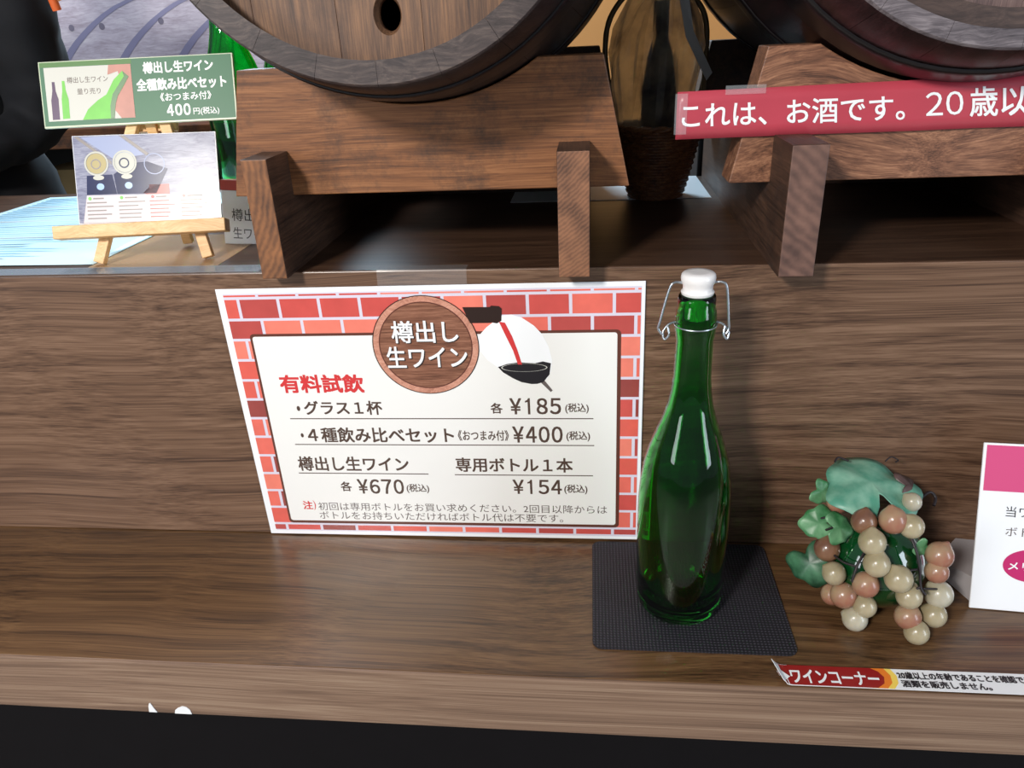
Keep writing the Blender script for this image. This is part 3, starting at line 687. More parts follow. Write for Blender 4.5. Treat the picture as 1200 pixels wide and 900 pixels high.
def leaf(name, cx, cy, cz, size, rot, mat, lobes, seed=0, cup=0.25, thick=0.0006):
    """lobed vine leaf: rings from a centre out to a wavy outline, cupped and veined"""
    n = 48; rings = 5; v, f = [(0, 0, 0)], []
    rr = random.Random(seed)
    for k in range(1, rings+1):
        for i in range(n):
            a = 2*math.pi*i/n; s = k/rings
            ro = lobes(a)*size
            x, y = ro*s*math.cos(a), ro*s*math.sin(a)
            z = -cup*(x*x+y*y)/size + 0.06*size*math.cos(5*a)*s*s
            v.append((x, y, z))
    for i in range(n): f.append([0, 1+i, 1+(i+1) % n])
    for k in range(rings-1):
        for i in range(n): f.append([1+k*n+i, 1+(k+1)*n+i, 1+(k+1)*n+(i+1) % n, 1+k*n+(i+1) % n])
    o = pyd(name, v, f, mat, gr, smooth=True)
    md = o.modifiers.new('s', 'SOLIDIFY'); md.thickness = thick
    o.location = (cx-GX, cy-GY, cz); o.rotation_euler = rot
    return o
def vine(notch_a, w=0.5, depth=0.55):
    def fn(a):
        d = abs((a-notch_a+math.pi) % (2*math.pi)-math.pi)
        base = 0.86+0.10*math.cos(3*(a-notch_a)+math.pi)+0.05*math.cos(7*a)
        if d < w: base *= 1-depth*(1-d/w)**0.9
        return base
    return fn
leaf('leaf', 0.2440, -0.0530, 0.1060, 0.0430, (R(10), R(2), 0), M['leaf'], vine(R(-80), 0.26, 0.62), 1, 0.22)
leaf('leaf', 0.2770, -0.052, 0.1015, 0.016, (R(20), R(35), 0), M['leaf_brown'], vine(R(200)), 2, 0.3)
leaf('leaf', 0.2000, -0.075, 0.0790, 0.0165, (R(52), R(-25), R(10)), M['leaf_mid'], vine(R(-20)), 3, 0.2)
leaf('leaf', 0.2145, -0.082, 0.0800, 0.0150, (R(50), R(20), R(10)), M['leaf_mid'], vine(R(190)), 4, 0.2)
leaf('leaf', 0.1945, -0.083, 0.0440, 0.0215, (R(55), R(-30), R(-15)), M['leaf_dark'], vine(R(100)), 5, 0.35)
leaf('leaf', 0.2050, -0.055, 0.0960, 0.0120, (R(60), R(-40), R(40)), M['leaf_mid'], vine(R(100)), 6, 0.1)
leaf('leaf', 0.2740, -0.098, 0.0735, 0.0090, (R(80), R(60), 0), M['leaf_mid'], vine(R(100)), 7, 0.1)

# ------------------------------------------------------------------ right hand notice card
rc = thing('notice_card', 'white notice card with pink header leaning back at the right of the shelf', 'sign', (0.331, -0.0821, 0.0008), card_rot(-5.1, 19.0, 0))
bm_to('card_sheet', box_bm(-0.0012, 0, 0, 0.1, 0.0022, 0.1415, 0.0007, 2), M['laminated_white'], rc)
F_ = front(-0.0002)
poly('header_print', rect(1.0, 101.5, 99, 139.8), M['pink'], rc, F_)
letters('当ワイナリーの', (19.6, 80.5, 86, 89.5), M['ink_black'], rc, F_, 0.0)
letters('ボトルのご案内', (20.7, 64, 87, 72.2), M['ink_grey'], rc, F_, 0.0)
poly('oval_print', circ(43.5, 40, 22.5, ry=14), M['magenta'], rc, F_)
letters('メリット', (25, 35.5, 61, 42.6), M['ink_white'], rc, front(-0.0004), 0.02)
ft = pyd('stand_foot', [(0.320, -0.030, 0.0004), (0.350, 0.0, 0.0004), (0.375, -0.004, 0.0004), (0.385, -0.080, 0.0004), (0.336, -0.0795, 0.0004),
                        (0.322, -0.031, 0.0120), (0.350, -0.002, 0.0130), (0.375, -0.006, 0.0130), (0.385, -0.070, 0.0200), (0.338, -0.0690, 0.0200)],
         [[4, 3, 2, 1, 0], [5, 6, 7, 8, 9], [0, 1, 6, 5], [1, 2, 7, 6], [2, 3, 8, 7], [3, 4, 9, 8], [4, 0, 5, 9]], M['acrylic'])
ft.parent = rc; bpy.context.view_layer.update(); ft.matrix_parent_inverse = rc.matrix_world.inverted()
ft['label'] = 'grey translucent foot behind the card'

# ------------------------------------------------------------------ sticker strip along the shelf edge
st = thing('shelf_sticker', 'narrow white sticker with dark red end along the shelf front edge', 'sticker', (0.1522, -0.1745, 0.0))
Z0 = 0.0003
def TP(z): return lambda u, v: (u*0.001, v*0.001, z)
def surf(u):  # curl at the left end
    return Z0+0.0006+(max(0, 9-u)/9)**2*0.006
v, f = [], []
us = [0, 1.5, 3, 5, 7, 9, 12, 200, 330]
for u in us:
    x0 = max(u, 0); v += [(x0*0.001+(0.0045 if u < 5 else 0.0030 if u < 10 else 0.0), 0.0012, surf(u)), (x0*0.001, 0.0208, surf(u))]
for i in range(len(us)-1): f.append([2*i, 2*i+2, 2*i+3, 2*i+1])
o = pyd('backing', v, f, M['white_paper'], st); md = o.modifiers.new('s', 'SOLIDIFY'); md.thickness = 0.0004; md.offset = 1
zt = surf(200)+0.00055
poly('yellow_print', [(70, 1.4), (86, 1.4), (90.5, 7), (91.5, 14), (89, 20.6), (70, 20.6)], M['yellow'], st, TP(zt))
poly('orange_print', [(68, 1.4), (81, 1.4), (86, 7), (87, 14), (84, 20.6), (68, 20.6)], M['orange'], st, TP(zt+0.0001))
poly('red_print', [(12, 1.4), (74, 1.4), (80, 6), (81.8, 12), (79, 17.5), (74, 20.6), (12, 20.6)], M['red_dark'], st, TP(zt+0.0002))
vv = []; ff = []
for u in (1.5, 3, 5, 7, 9, 12.2): vv += [(u*0.001+0.0028*(u < 9), 0.0018, surf(u)+0.0006), (u*0.001, 0.0204, surf(u)+0.0006)]
for i in range(5): ff.append([2*i, 2*i+2, 2*i+3, 2*i+1])
pyd('red_end_print', vv, ff, M['red_dark'], st)
poly('arrow_print', [(1.5, 10.5), (5.5, 10.5), (5.5, 14.5), (12.0, 8.8), (6.0, 3.2), (6.0, 7.2), (3.5, 7.2)], M['ink_white'], st, lambda u, v: (u*0.001, v*0.001, surf(u)+0.0011))
letters('ワインコーナー', (12.6, 3.2, 77.5, 16.6), M['ink_white'], st, TP(zt+0.0003), 0.022)
letters('20歳以上の年齢であることを確認できない場合には', (92, 11.2, 222, 18.3), M['ink_black'], st, TP(zt+0.0001), 0.03)
letters('酒類を販売しません。', (92.5, 3.3, 156, 10.2), M['ink_black'], st, TP(zt+0.0001), 0.03)

# paper remnants on the edge band
for i, (pts, lb) in enumerate((([(-0.3646, -0.0575), (-0.3635, -0.0510), (-0.3622, -0.0475), (-0.3608, -0.0470), (-0.3590, -0.0530), (-0.3572, -0.0575)], 'small pointed torn scrap of white paper on the shelf edge, left of the rounded one'),
                          ([(-0.3412, -0.0577), (-0.3402, -0.0540), (-0.3370, -0.0510), (-0.3325, -0.0488), (-0.3290, -0.0497), (-0.3265, -0.0530), (-0.3260, -0.0577)], 'rounded torn scrap of white paper on the shelf edge below the price sign'))):
    o = prism_y('paper_scrap', pts, -D-0.0022, -D-0.0017, M['white_paper']); tag(o, lb, 'paper')

# ------------------------------------------------------------------ red notice on the right cradle
rn = thing('warning_strip', 'long red notice strip with white lettering taped to the right cradle', 'sign', (0.079, 0.0235, 0.3733))
def wavy(x): return -0.0006-0.0016*(0.5+0.5*math.sin(x*46+0.6))*min(1, max(0, (x-0.1)*12))
n = 60; v, f = [], []
for i in range(n+1):
    x = 0.345*i/n; zb_ = 0.0002+0.0012*x/0.26; zt_ = 0.0353+0.0028*x/0.26
    for k in range(5): v.append((x, wavy(x), zb_+(zt_-zb_)*k/4))
for i in range(n):
    for k in range(4): f.append([i*5+k, (i+1)*5+k, (i+1)*5+k+1, i*5+k+1])
o = pyd('strip_sheet', v, f, M['red_strip'], rn, smooth=True)
md = o.modifiers.new('s', 'SOLIDIFY'); md.thickness = 0.0003; md.offset = 1
RP = lambda u, v: (u-0.079-(v-0.383)/0.0176*(0.0010+0.0022*(u-0.083)/0.18), wavy(u-0.079)-0.0007, v-0.3733)
letters('これは、お酒です。', (0.0835, 0.3818, 0.2495, 0.4000), M['ink_white'], rn, RP, 0.012, shear=0.0005)
digits('20', (0.2635, 0.3848, 0.2930, 0.4015), M['ink_white'], rn, RP, 0.006)
letters('歳以上の方', (0.2965, 0.3828, 0.3990, 0.4042), M['ink_white'], rn, RP, 0.012)
box('tape_piece', (-0.0015, -0.0018, 0.004), (0.008, -0.0014, 0.034), M['clear'], rn)
box('tape_piece', (0.036, -0.0022, 0.0320), (0.066, -0.0018, 0.0385), M['clear'], rn)

# ------------------------------------------------------------------ easel with cards
ea = thing('table_easel', 'small pale pine easel standing on the counter at the left', 'easel', (-0.4432, 0.0254, H), (0, 0, R(7.43)))
TL = 20.0
def EP(u, v, off=0.0):  # point on the leaning plane of the easel
    return Vector((u, v*math.sin(R(TL))-off*math.cos(R(TL)), v*math.cos(R(TL))+off*math.sin(R(TL))))
def bar(name, p, q, w, th, mat, parent, nrm=None):
    p, q = Vector(p), Vector(q); t = (q-p).normalized(); nn = Vector(nrm or (0, -math.cos(R(TL)), math.sin(R(TL))))
    s = t.cross(nn).normalized(); nn = s.cross(t).normalized(); v = []
    for a in (p, q):
        for i, j in ((-1, -1), (1, -1), (1, 1), (-1, 1)): v.append(a+s*(i*w/2)+nn*(j*th/2))
    o = pyd(name, v, [[3, 2, 1, 0], [4, 5, 6, 7], [0, 1, 5, 4], [1, 2, 6, 5], [2, 3, 7, 6], [3, 0, 4, 7]], mat, parent)
    bm = bmesh.new(); bm.from_mesh(o.data); bmesh.ops.recalc_face_normals(bm, faces=bm.faces)
    bmesh.ops.bevel(bm, geom=bm.edges[:], offset=0.0004, segments=1, affect='EDGES'); bm.to_mesh(o.data); bm.free()
    return o
bar('leg', EP(0.004, 0.004, -0.004), EP(0.0500, 0.134, -0.004), 0.0095, 0.007, M['pine'], ea)
bar('leg', EP(0.1045, 0.004, -0.004), EP(0.0745, 0.134, -0.004), 0.0095, 0.007, M['pine'], ea)
bar('leg', (0.066, 0.062, 0.0035), (0.0620, 0.050, 0.118), 0.009, 0.007, M['pine'], ea, (0, -1, 0))
bar('crossbar', EP(0.040, 0.126, -0.011), EP(0.084, 0.126, -0.011), 0.010, 0.006, M['pine'], ea)
v = []
def lbox(name, u0, v0, u1, v1, o0, o1, mat, parent, bev=0.0005):
    bm = box_bm(u0, -o1, v0, u1, -o0, v1, bev, 1); bmesh.ops.rotate(bm, verts=bm.verts, cent=(0, 0, 0), matrix=Matrix.Rotation(R(-TL), 3, 'X'))
    return bm_to(name, bm, mat, parent)
lbox('ledge', -0.027, 0.0255, 0.128, 0.0370, 0.0, 0.013, M['pine'], ea)
def ecard(name, label, u, v, off, roll, cat='card'):
    m = Matrix.Translation((-0.4432, 0.0254, H)) @ Matrix.Rotation(R(7.43), 4, 'Z') @ Matrix.Rotation(R(-TL), 4, 'X') @ Matrix.Translation((u, -off, v)) @ Matrix.Rotation(R(roll), 4, 'Y')
    t = thing(name, label, cat); t.matrix_world = m; return t
gc = ecard('menu_card', 'green price card with white lettering at the top of the pine easel', -0.0285, 0.1247, 0.0045, 0)
bm_to('card_sheet', box_bm(0, 0, 0, 0.1735, 0.0025, 0.0580, 0.0006, 2), plain('pale_card_edge', (206, 216, 188), 0.3), gc)
P1, P2, P3 = front(-0.0002), front(-0.0003), front(-0.0004)
poly('card_print', rect(1.2, 1.6, 172.0, 57.0), M['green_print'], gc, P1)
poly('band_print', rect(1.2, 52.8, 83, 57.0), M['green_dark'], gc, front(-0.00025))
poly('picture_print', rect(4.8, 5.8, 82.2, 52.5), M['pic_white'], gc, P2)
poly('picture_background', [(62.5, 52.5), (82.2, 52.5), (82.2, 5.8), (70, 5.8), (60, 20), (72, 38.7), (70.4, 46.8), (61, 44)], M['pic_pink'], gc, P3)
poly('picture_bottle', [(74.4, 46.8), (79.7, 41.6), (74, 33), (68.5, 25.3), (66, 19), (63.5, 5.9), (35.3, 5.9), (40.7, 14.8), (50.2, 22.3), (58.4, 27.0), (66.0, 39.4)], M['pic_lime'], gc, front(-0.0005))
poly('picture_bottle_shade', [(74.4, 46.8), (79.7, 41.6), (68.5, 25.3), (66, 19), (63.5, 5.9), (60.5, 5.9), (61, 17), (64, 27), (75.5, 42)], M['pic_green'], gc, front(-0.0006))
poly('picture_small_bottle', [(10.9, 40.1), (13.4, 40.0), (13.6, 32.0), (15.4, 25.0), (14.9, 7.2), (8.5, 7.1), (8.9, 24.4), (10.7, 32.2)], M['pic_purple'], gc, P3)
poly('picture_small_bottle', [(19.9, 40.6), (22.3, 40.5), (22.6, 32.6), (24.4, 24.6), (23.9, 7.8), (17.7, 7.5), (18.2, 24.9), (19.5, 31.8)], M['pic_lime'], gc, P3)
for s, a, b, c, d in (("樽出し生ワイン", 92.8, 43.2, 155.5, 53.4), ("全種飲み比べセット", 85.8, 28.3, 166.2, 39.0), ("400", 110.2, 5.6, 132.7, 15.8)):
    (digits if s == '400' else letters)(s, (a, b, c, d), M['ink_white'], gc, P2, 0.03)
letters("《おつまみ付》", (106.0, 18.6, 151.7, 26.0), M['ink_white'], gc, P2, 0.012)
letters("円(税込)", (134.5, 4.9, 157.7, 11.9), M['ink_white'], gc, P2, 0.008)
letters("樽出し生ワイン", (24.5, 38.2, 61.0, 43.6), M['ink'], gc, P3, -0.004)
letters("量り売り", (32.6, 28.0, 53.5, 33.4), M['ink'], gc, P3, -0.004)
pc = ecard('photo_card', 'glossy photo card of wine glasses resting on the ledge of the pine easel', -0.0060, 0.0383, 0.006, 1.0)
bm_to('card_sheet', box_bm(0, 0, 0, 0.1290, 0.0012, 0.0785, 0.0004, 1), M['laminated_white'], pc)
poly('photo_print', rect(0.8, 0.6, 128.2, 77.9), M['photo_bg'], pc, P1)
multi('photo_shapes', [(0, [(2, 77.5), (6, 77.5), (34, 55), (34, 52)]), (0, [(43, 77.5), (47, 77.5), (68, 61), (66, 59)]), (1, [(8, 77), (42, 77.5), (64, 60), (36, 57)]),
      (2, [(10.8, 43), (33.7, 43.5), (36.7, 26), (9.5, 26)]), (2, [(35, 43.5), (50, 53), (66, 54), (84, 47), (72, 25.5), (37, 26)]), (3, rect(66, 24, 84, 33.5)), (3, [(60, 26), (66, 24), (66, 31)])],
      [M['ink_grey'], M['photo_lav'], M['photo_blue'], M['photo_food']], pc, P2)
for cx_, cy_, m_ in ((20.4, 53.4, 'photo_wine'), (45.8, 53.8, 'photo_glass')):
    poly('photo_glass_disc', circ(cx_, cy_, 9.0, 32), M[m_], pc, P3); ring('photo_glass_rim', cx_, cy_, 9.3, 10.8, M['photo_glass'], pc, front(-0.0005), 32)
    ring('photo_glass_rim', cx_-0.5, cy_-0.5, 3.5, 4.6, M['photo_blue'] if m_ == 'photo_glass' else M['ink_grey'], pc, front(-0.0005), 32)
    poly('photo_reflection', circ(cx_+1, cy_-12.5, 5, 24, 2.2), M['photo_glass'], pc, P3)
    poly('photo_reflection', circ(cx_+2, cy_-20.5, 3.4, 24, 3.0), plain('photo_sky_blue_print', (110, 160, 220), 0.3), pc, P3)
ring('photo_glass_rim', 72.3, 51.7, 8.6, 9.4, M['photo_lav'], pc, P3, 32)
poly('caption_print', [(9.5, 25.5), (116, 24.0), (123, 0.8), (4.5, 0.8)], M['caption'], pc, P3)
rs = random.Random(8)
lines = []
for c in range(4):
    x0 = 9.5+c*28-(c == 0)*0.5; 
    for r_ in range(5):
        lines.append((0 if c < 2 else 1, rect(x0, 18.3-r_*3.5, x0+rs.uniform(16, 24), 19.3-r_*3.5)))
    lines.append(((2 if c < 2 else 1), circ(x0+3, 22.6, 1.5, 16)))
    lines.append((0, rect(x0+6, 21.9, x0+rs.uniform(14, 20), 23.1)))
multi('caption_lines', lines, [M['ink_grey'], M['photo_food'], M['pic_lime']], pc, front(-0.0006))

# ------------------------------------------------------------------ leaflet, vinyl, label card on the counter
lf = thing('leaflet', 'large pale blue and white leaflet lying flat on the counter under the easel', 'leaflet', (-0.59, 0.2, H))
def sheet_curl(name, x0, y0, x1, y1, z, mat, parent, amp, nx=20, ny=6):
    v, f = [], []
    for j in range(ny+1):
        for i in range(nx+1):
            x = x0+(x1-x0)*i/nx; y = y0+(y1-y0)*j/ny
            v.append((x, y, z+amp*math.sin(math.pi*i/nx)**2*(0.4+0.6*j/ny)))
    for j in range(ny):
        for i in range(nx): f.append([j*(nx+1)+i, j*(nx+1)+i+1, (j+1)*(nx+1)+i+1, (j+1)*(nx+1)+i])
    o = pyd(name, v, f, mat, parent, smooth=True); md = o.modifiers.new('s', 'SOLIDIFY'); md.thickness = 0.0004; md.offset = 1
    return o
pb = plain('pale_blue_leaflet', (206, 232, 240), 0.4)
sheet_curl('page', -0.14, -0.168, 0.142, 0.172, 0.0006, pb, lf, 0.002)
pl_ = []
rs = random.Random(3)
for k in range(34):
    y = -0.150+k*0.0092
    pl_.append((0 if k % 9 else 1, [(-0.128, y), (-0.128+rs.uniform(0.14, 0.25), y+0.001), (-0.128+0.16, y+0.0042), (-0.128, y+0.0036)]))
multi('page_lines', pl_, [plain('leaflet_blue_print', (150, 196, 220), 0.4), plain('leaflet_grey_print', (176, 190, 200), 0.4)], lf, lambda x, y: (x, y, 0.0012+0.002*math.sin(math.pi*(x+0.14)/0.282)**2*(0.4+0.6*(y+0.168)/0.34)+0.0004))
vy = box('clear_vinyl_sheet', (-0.95, 0.003, H+0.0001), (-0.2755, 0.0225, H+0.0004), M['vinyl']); tag(vy, 'strip of clear vinyl along the counter front edge at the left', 'plastic sheet')

vz = box('tan_sheen_sheet', (-0.4475, 0.0235, H+0.0001), (-0.322, 0.140, H+0.0004), film('tan_sheen_film', 0.32, (236, 196, 152), 0.25)); tag(vz, 'thin tan sheet added for the bright reflection on the counter under the right easel legs', 'plastic sheet')  # added sheet, the counter's bright reflection put into its tan colour
wl = thing('label_card', 'white label card with a red top edge standing beside the left runner', 'card', (-0.3450, 0.100, H), card_rot(-4, 8, 3))
bm_to('card_sheet', box_bm(-0.006, 0, 0, 0.044, 0.02, 0.052, 0.0004, 1), M['white_paper'], wl)
bm_to('red_flap', box_bm(-0.006, 0.0, 0.0522, 0.044, 0.02, 0.062, 0.0004, 1), plain('red_card', (186, 70, 62), 0.5), wl)
letters('樽出し', (4, 23, 40, 35), M['ink_black'], wl, P1, 0.0)
letters('生ワイン', (4, 6, 46, 17), M['ink_black'], wl, P1, 0.0)

# ------------------------------------------------------------------ basket with wrapped bottle, between the cradles
bk = thing('wicker_basket', 'small dark brown wicker basket with loop handle between the two cradles', 'basket', (0.0865, 0.282, H))
def br(z): return 0.0285+(0.0470-0.0285)*min(1, max(0, z/0.072))**0.8
coils = []
for k in range(24):
    z = 0.003+0.0031*k; n = 48
    coils.append(([((br(z)+0.0009*math.sin(12*2*math.pi*i/n+(k % 2)*math.pi))*math.cos(2*math.pi*i/n), (br(z)+0.0009*math.sin(12*2*math.pi*i/n+(k % 2)*math.pi))*math.sin(2*math.pi*i/n), z) for i in range(n)], 0.0017, True))
o = join_tubes('woven_wall', coils, M['wicker'], bk, n=6); o['kind'] = 'stuff'
o = join_tubes('stakes', [([(br(z)*math.cos(a), br(z)*math.sin(a), z) for z in (0.001, 0.02, 0.04, 0.06, 0.077)], 0.0011) for a in [2*math.pi*i/24 for i in range(24)]], M['wicker'], bk, n=5); o['kind'] = 'stuff'
lathe('basket_floor', [(0.0, 0.0005), (0.0305, 0.0005), (0.0305, 0.004), (0.0, 0.004)], M['wicker'], bk, n=32)
for s in (0, 1):
    tube('rim', [((0.0478+0.0016*math.cos(9*2*math.pi*i/72+s*math.pi))*math.cos(2*math.pi*i/72), (0.0478+0.0016*math.cos(9*2*math.pi*i/72+s*math.pi))*math.sin(2*math.pi*i/72), 0.078+0.0018*math.sin(9*2*math.pi*i/72+s*math.pi)) for i in range(72)], 0.0022, M['wicker_rim'], bk, closed=True)
hp = smoothpath([(-0.046, 0, 0.070), (-0.054, 0, 0.12), (-0.0585, 0, 0.155), (-0.053, 0, 0.188), (-0.030, 0, 0.214), (0.000, 0, 0.222), (0.030, 0, 0.205), (0.0465, 0, 0.178), (0.048, 0, 0.12), (0.046, 0, 0.070)], 6)
tube('handle', hp, 0.0030, plain('olive_varnished_cane', (120, 100, 66), 0.25, vary=0.2, bscale=60), bk)
wb = thing('cellophane_bag', 'crumpled smoky cellophane bag standing in the wicker basket', 'bag', (0.0865, 0.282, H+0.006))
n = 40; v, f = [], []; rs = random.Random(21)
ph = [rs.uniform(0, 6.28) for _ in range(6)]
levels = [(0.0, .018), (0.03, .027), (0.06, .036), (0.085, .040), (0.115, .045), (0.145, .047), (0.17, .042), (0.195, .030), (0.21, .018), (0.222, .012)]
for k, (z, r) in enumerate(levels):
    amp = 0.03+0.17*min(1, z/0.12)
    for i in range(n):
        a = 2*math.pi*i/n
        w = 1+amp*(0.5*math.sin(5*a+ph[0]+z*20)+0.35*math.sin(9*a+ph[1]-z*30)+0.25*math.sin(3*a+ph[2]+z*14))
        sq = 1.0/max(abs(math.cos(a)), abs(math.sin(a)))**0.35
        v.append((r*w*sq*math.cos(a)*1.0-0.008+z*0.03, 0.75*r*w*math.sin(a), z*(1+0.05*math.sin(2*a+ph[3]))))
for k in range(len(levels)-1):
    for i in range(n): f.append([k*n+i, k*n+(i+1) % n, (k+1)*n+(i+1) % n, (k+1)*n+i])
f.append(list(range(n))[::-1])
o = pyd('film', v, f, M['cello'], wb)
V = [(0.008, -0.034, 0.222), (0.018, -0.033, 0.222), (0.030, -0.032, 0.165), (0.052, -0.026, 0.125), (0.046, -0.030, 0.118), (0.022, -0.036, 0.160)]
o = pyd('lit_edge_strip', V, [[0, 1, 2, 5], [5, 2, 3, 4]], plain('lit_cellophane_fold', (240, 248, 248), 0.25), wb)  # light on the bag's right edge put into this strip's pale colour
md = o.modifiers.new('s', 'SOLIDIFY'); md.thickness = 0.0006
lathe('wrapped_bottle', [(0.0, 0.008), (0.016, 0.008), (0.0175, 0.012), (0.0185, 0.11), (0.014, 0.14), (0.008, 0.16), (0.008, 0.195), (0.0, 0.195)], plain('dark_label_bottle', (52, 46, 50), 0.3, vary=0.5, bscale=40), wb, n=24)

# ------------------------------------------------------------------ white sheet at the back of the counter, wire
ws = box('white_sheet', (-0.08, 0.262, H+0.0002), (0.1475, 0.398, H+0.0008), M['white_paper']); tag(ws, 'white paper sheet on the rear of the counter under the basket', 'paper')
bb = box('black_case', (0.155, 0.446, 0.1905), (0.36, 0.58, 0.4325), M['black'], None, 0.003)
tag(bb, 'black upright case behind the right cradle', 'case')
# ------------------------------------------------------------------ behind the bar
wt = thing('work_table', 'low dark work table standing behind the bar counter', 'table', (0.1, 0.80, FLOOR))
box('table_top', (-0.74, -0.38, 0.885), (0.6, 0.32, 0.91), M['under_black'], wt, 0.002)
for sx in (-0.71, 0.57):
    for sy in (-0.35, 0.29): box('leg', (sx-0.02, sy-0.02, 0.0), (sx+0.02, sy+0.02, 0.885), M['under_black'], wt, 0.002)
swing_bottle('green swing top bottle behind the left barrel, nearer the green price card', (-0.4060, 0.310, H+0.0003), True, 1.0, M['green_glass2'])
swing_bottle('green swing top bottle behind the left barrel, mostly hidden by its rim', (-0.3600, 0.3705, H+0.0003), True, 1.0, M['green_glass2'])
bc = thing('back_cabinet', 'brown plank topped cabinet behind the bar at the upper left', 'cabinet', (-1.05, 1.4, FLOOR))
box('cabinet_top', (-0.75, -0.2, 0.29-0.046-FLOOR), (0.42, 0.25, 0.29-FLOOR), M['cradle'], bc, 0.002)
box('side_panel', (-0.73, -0.18, 0.0), (-0.71, 0.23, 0.243-FLOOR), M['under_black'], bc)
box('side_panel', (0.38, -0.18, 0.0), (0.40, 0.23, 0.243-FLOOR), M['under_black'], bc)
box('back_panel', (-0.71, 0.21, 0.0), (0.38, 0.23, 0.243-FLOOR), M['black'], bc)
box('shelf', (-0.71, -0.17, 0.62), (0.38, 0.21, 0.64), M['under_black'], bc)
o = box('cardboard_box', (-1.41, 1.23, -0.08), (-1.27, 1.45, 0.19), M['card'], None, 0.002); tag(o, 'olive brown cardboard box inside the back cabinet', 'box')
o = box('white_carton', (-1.262, 1.25, -0.08), (-1.18, 1.42, 0.215), M['white_paper'], None, 0.002); tag(o, 'white carton in the back cabinet beside the cardboard box', 'box')
# framed picture of barrel staves above the cabinet
ps = thing('barrel_poster', 'grey purple poster showing weathered barrel staves above the back cabinet', 'poster', (-1.05, 1.31, 0.2905), card_rot(0, 4))
out = [(0.36, 0.0), (0.36, 0.34), (0.15, 0.345), (-0.02, 0.338), (-0.12, 0.322), (-0.24, 0.282), (-0.34, 0.225), (-0.34, 0.0)]
prism_y('poster_board', out, 0.0, 0.012, wood('poster_grey_print', (168, 158, 174), (198, 192, 208), (220, 216, 228), 'X', 6, rough=0.5, stretch=3, seed=2, wav=0.2), ps)
seams = []
dk = plain('poster_seam_print', (142, 142, 176), 0.5); kn = plain('poster_knot_print', (124, 120, 140), 0.5)
for k in range(6):
    x0 = -0.34+k*0.155; P_ = [(x0, 0.02), (x0+0.05, 0.10), (x0+0.13, 0.19), (x0+0.25, 0.265), (x0+0.40, 0.305)]
    P_ = smoothpath([(p[0], p[1], 0) for p in P_], 4)
    lft, rgt = [], []
    for i, a in enumerate(P_):
        w = 0.008*(1-i/len(P_))+0.003
        q = ((a.x-w, a.y+w*0.5), (a.x+w, a.y-w*0.5))
        if all(-0.295 < p[0] < 0.355 and 0.005 < p[1] < min(0.335, 0.19+(p[0]+0.30)*0.42) for p in q): lft.append(q[0]); rgt.append(q[1])
    if len(lft) > 3: seams.append((0, rgt+lft[::-1]))
for x, y in ((-0.135, 0.225), (0.02, 0.23), (-0.215, 0.225), (0.20, 0.15), (0.05, 0.30)):
    seams.append((1, circ(x, y, 0.0075, 16)))
for i_, q in seams: poly('knot_print' if i_ else 'seam_print', q, kn if i_ else dk, ps, lambda u, v: (u, -0.0006, v))
# hanging cable in front of the back wall
cb = tube('hanging_cable', [(0.1315, 0.62, 2.0), (0.1305, 0.62, 1.0), (0.1312, 0.62, 0.46)], 0.0022, M['black']); tag(cb, 'thin black cable hanging against the ochre wall', 'cable')
# ------------------------------------------------------------------ the person behind the bar
pe = thing('person', 'person in black clothes with an orange strap standing behind the bar', 'person', (-1.055, 0.60, FLOOR))
def skin_body(name, joints, edges, mat, parent, levels=2):
    me = bpy.data.meshes.new(name); me.from_pydata([j[0] for j in joints], edges, []); me.update()
    o = link(name, me, mat, parent)
    sm = o.modifiers.new('skin', 'SKIN'); sm.use_smooth_shade = True
    for i, j in enumerate(joints):
        r = j[1]; me.skin_vertices[0].data[i].radius = r if isinstance(r, tuple) else (r, r)
    me.skin_vertices[0].data[0].use_root = True
    ss = o.modifiers.new('sub', 'SUBSURF'); ss.levels = levels; ss.render_levels = levels
    return o
J = [((0, 0, 0.93), (0.155, 0.115)), ((0, 0, 1.06), (0.140, 0.105)), ((0, -0.01, 1.22), (0.150, 0.110)), ((0, 0, 1.34), (0.120, 0.095)), ((0, 0, 1.40), 0.06), ((0, -0.01, 1.45), 0.052),
     ((0.13, 0.0, 1.345), 0.070), ((0.190, -0.0, 1.29), 0.074), ((0.178, 0.01, 1.12), 0.050), ((0.165, 0.0, 1.06), 0.048), ((0.12, -0.16, 1.05), 0.036), ((0.08, -0.20, 1.055), 0.028),
     ((-0.13, 0.0, 1.345), 0.065), ((-0.175, 0.0, 1.29), 0.062), ((-0.215, 0.02, 1.10), 0.050), ((-0.205, 0.0, 1.05), 0.048), ((-0.13, -0.16, 1.05), 0.036), ((-0.08, -0.20, 1.055), 0.028),
     ((0.085, 0, 0.84), 0.092), ((0.095, -0.01, 0.50), 0.062), ((0.10, 0.02, 0.30), 0.055), ((0.10, 0.02, 0.08), 0.04), ((0.10, -0.02, 0.045), 0.042), ((0.10, -0.12, 0.035), 0.034),
     ((-0.085, 0, 0.84), 0.092), ((-0.095, -0.01, 0.50), 0.062), ((-0.10, 0.02, 0.30), 0.055), ((-0.10, 0.02, 0.08), 0.04), ((-0.10, -0.02, 0.045), 0.042), ((-0.10, -0.12, 0.035), 0.034)]
E_ = [(0, 1), (1, 2), (2, 3), (3, 4), (4, 5), (3, 6), (6, 7), (7, 8), (8, 9), (9, 10), (10, 11), (3, 12), (12, 13), (13, 14), (14, 15), (15, 16), (16, 17),
      (0, 18), (18, 19), (19, 20), (20, 21), (21, 22), (22, 23), (0, 24), (24, 25), (25, 26), (26, 27), (27, 28), (28, 29)]
bd = skin_body('body', J, E_, M['cloth_black'], pe, 3)
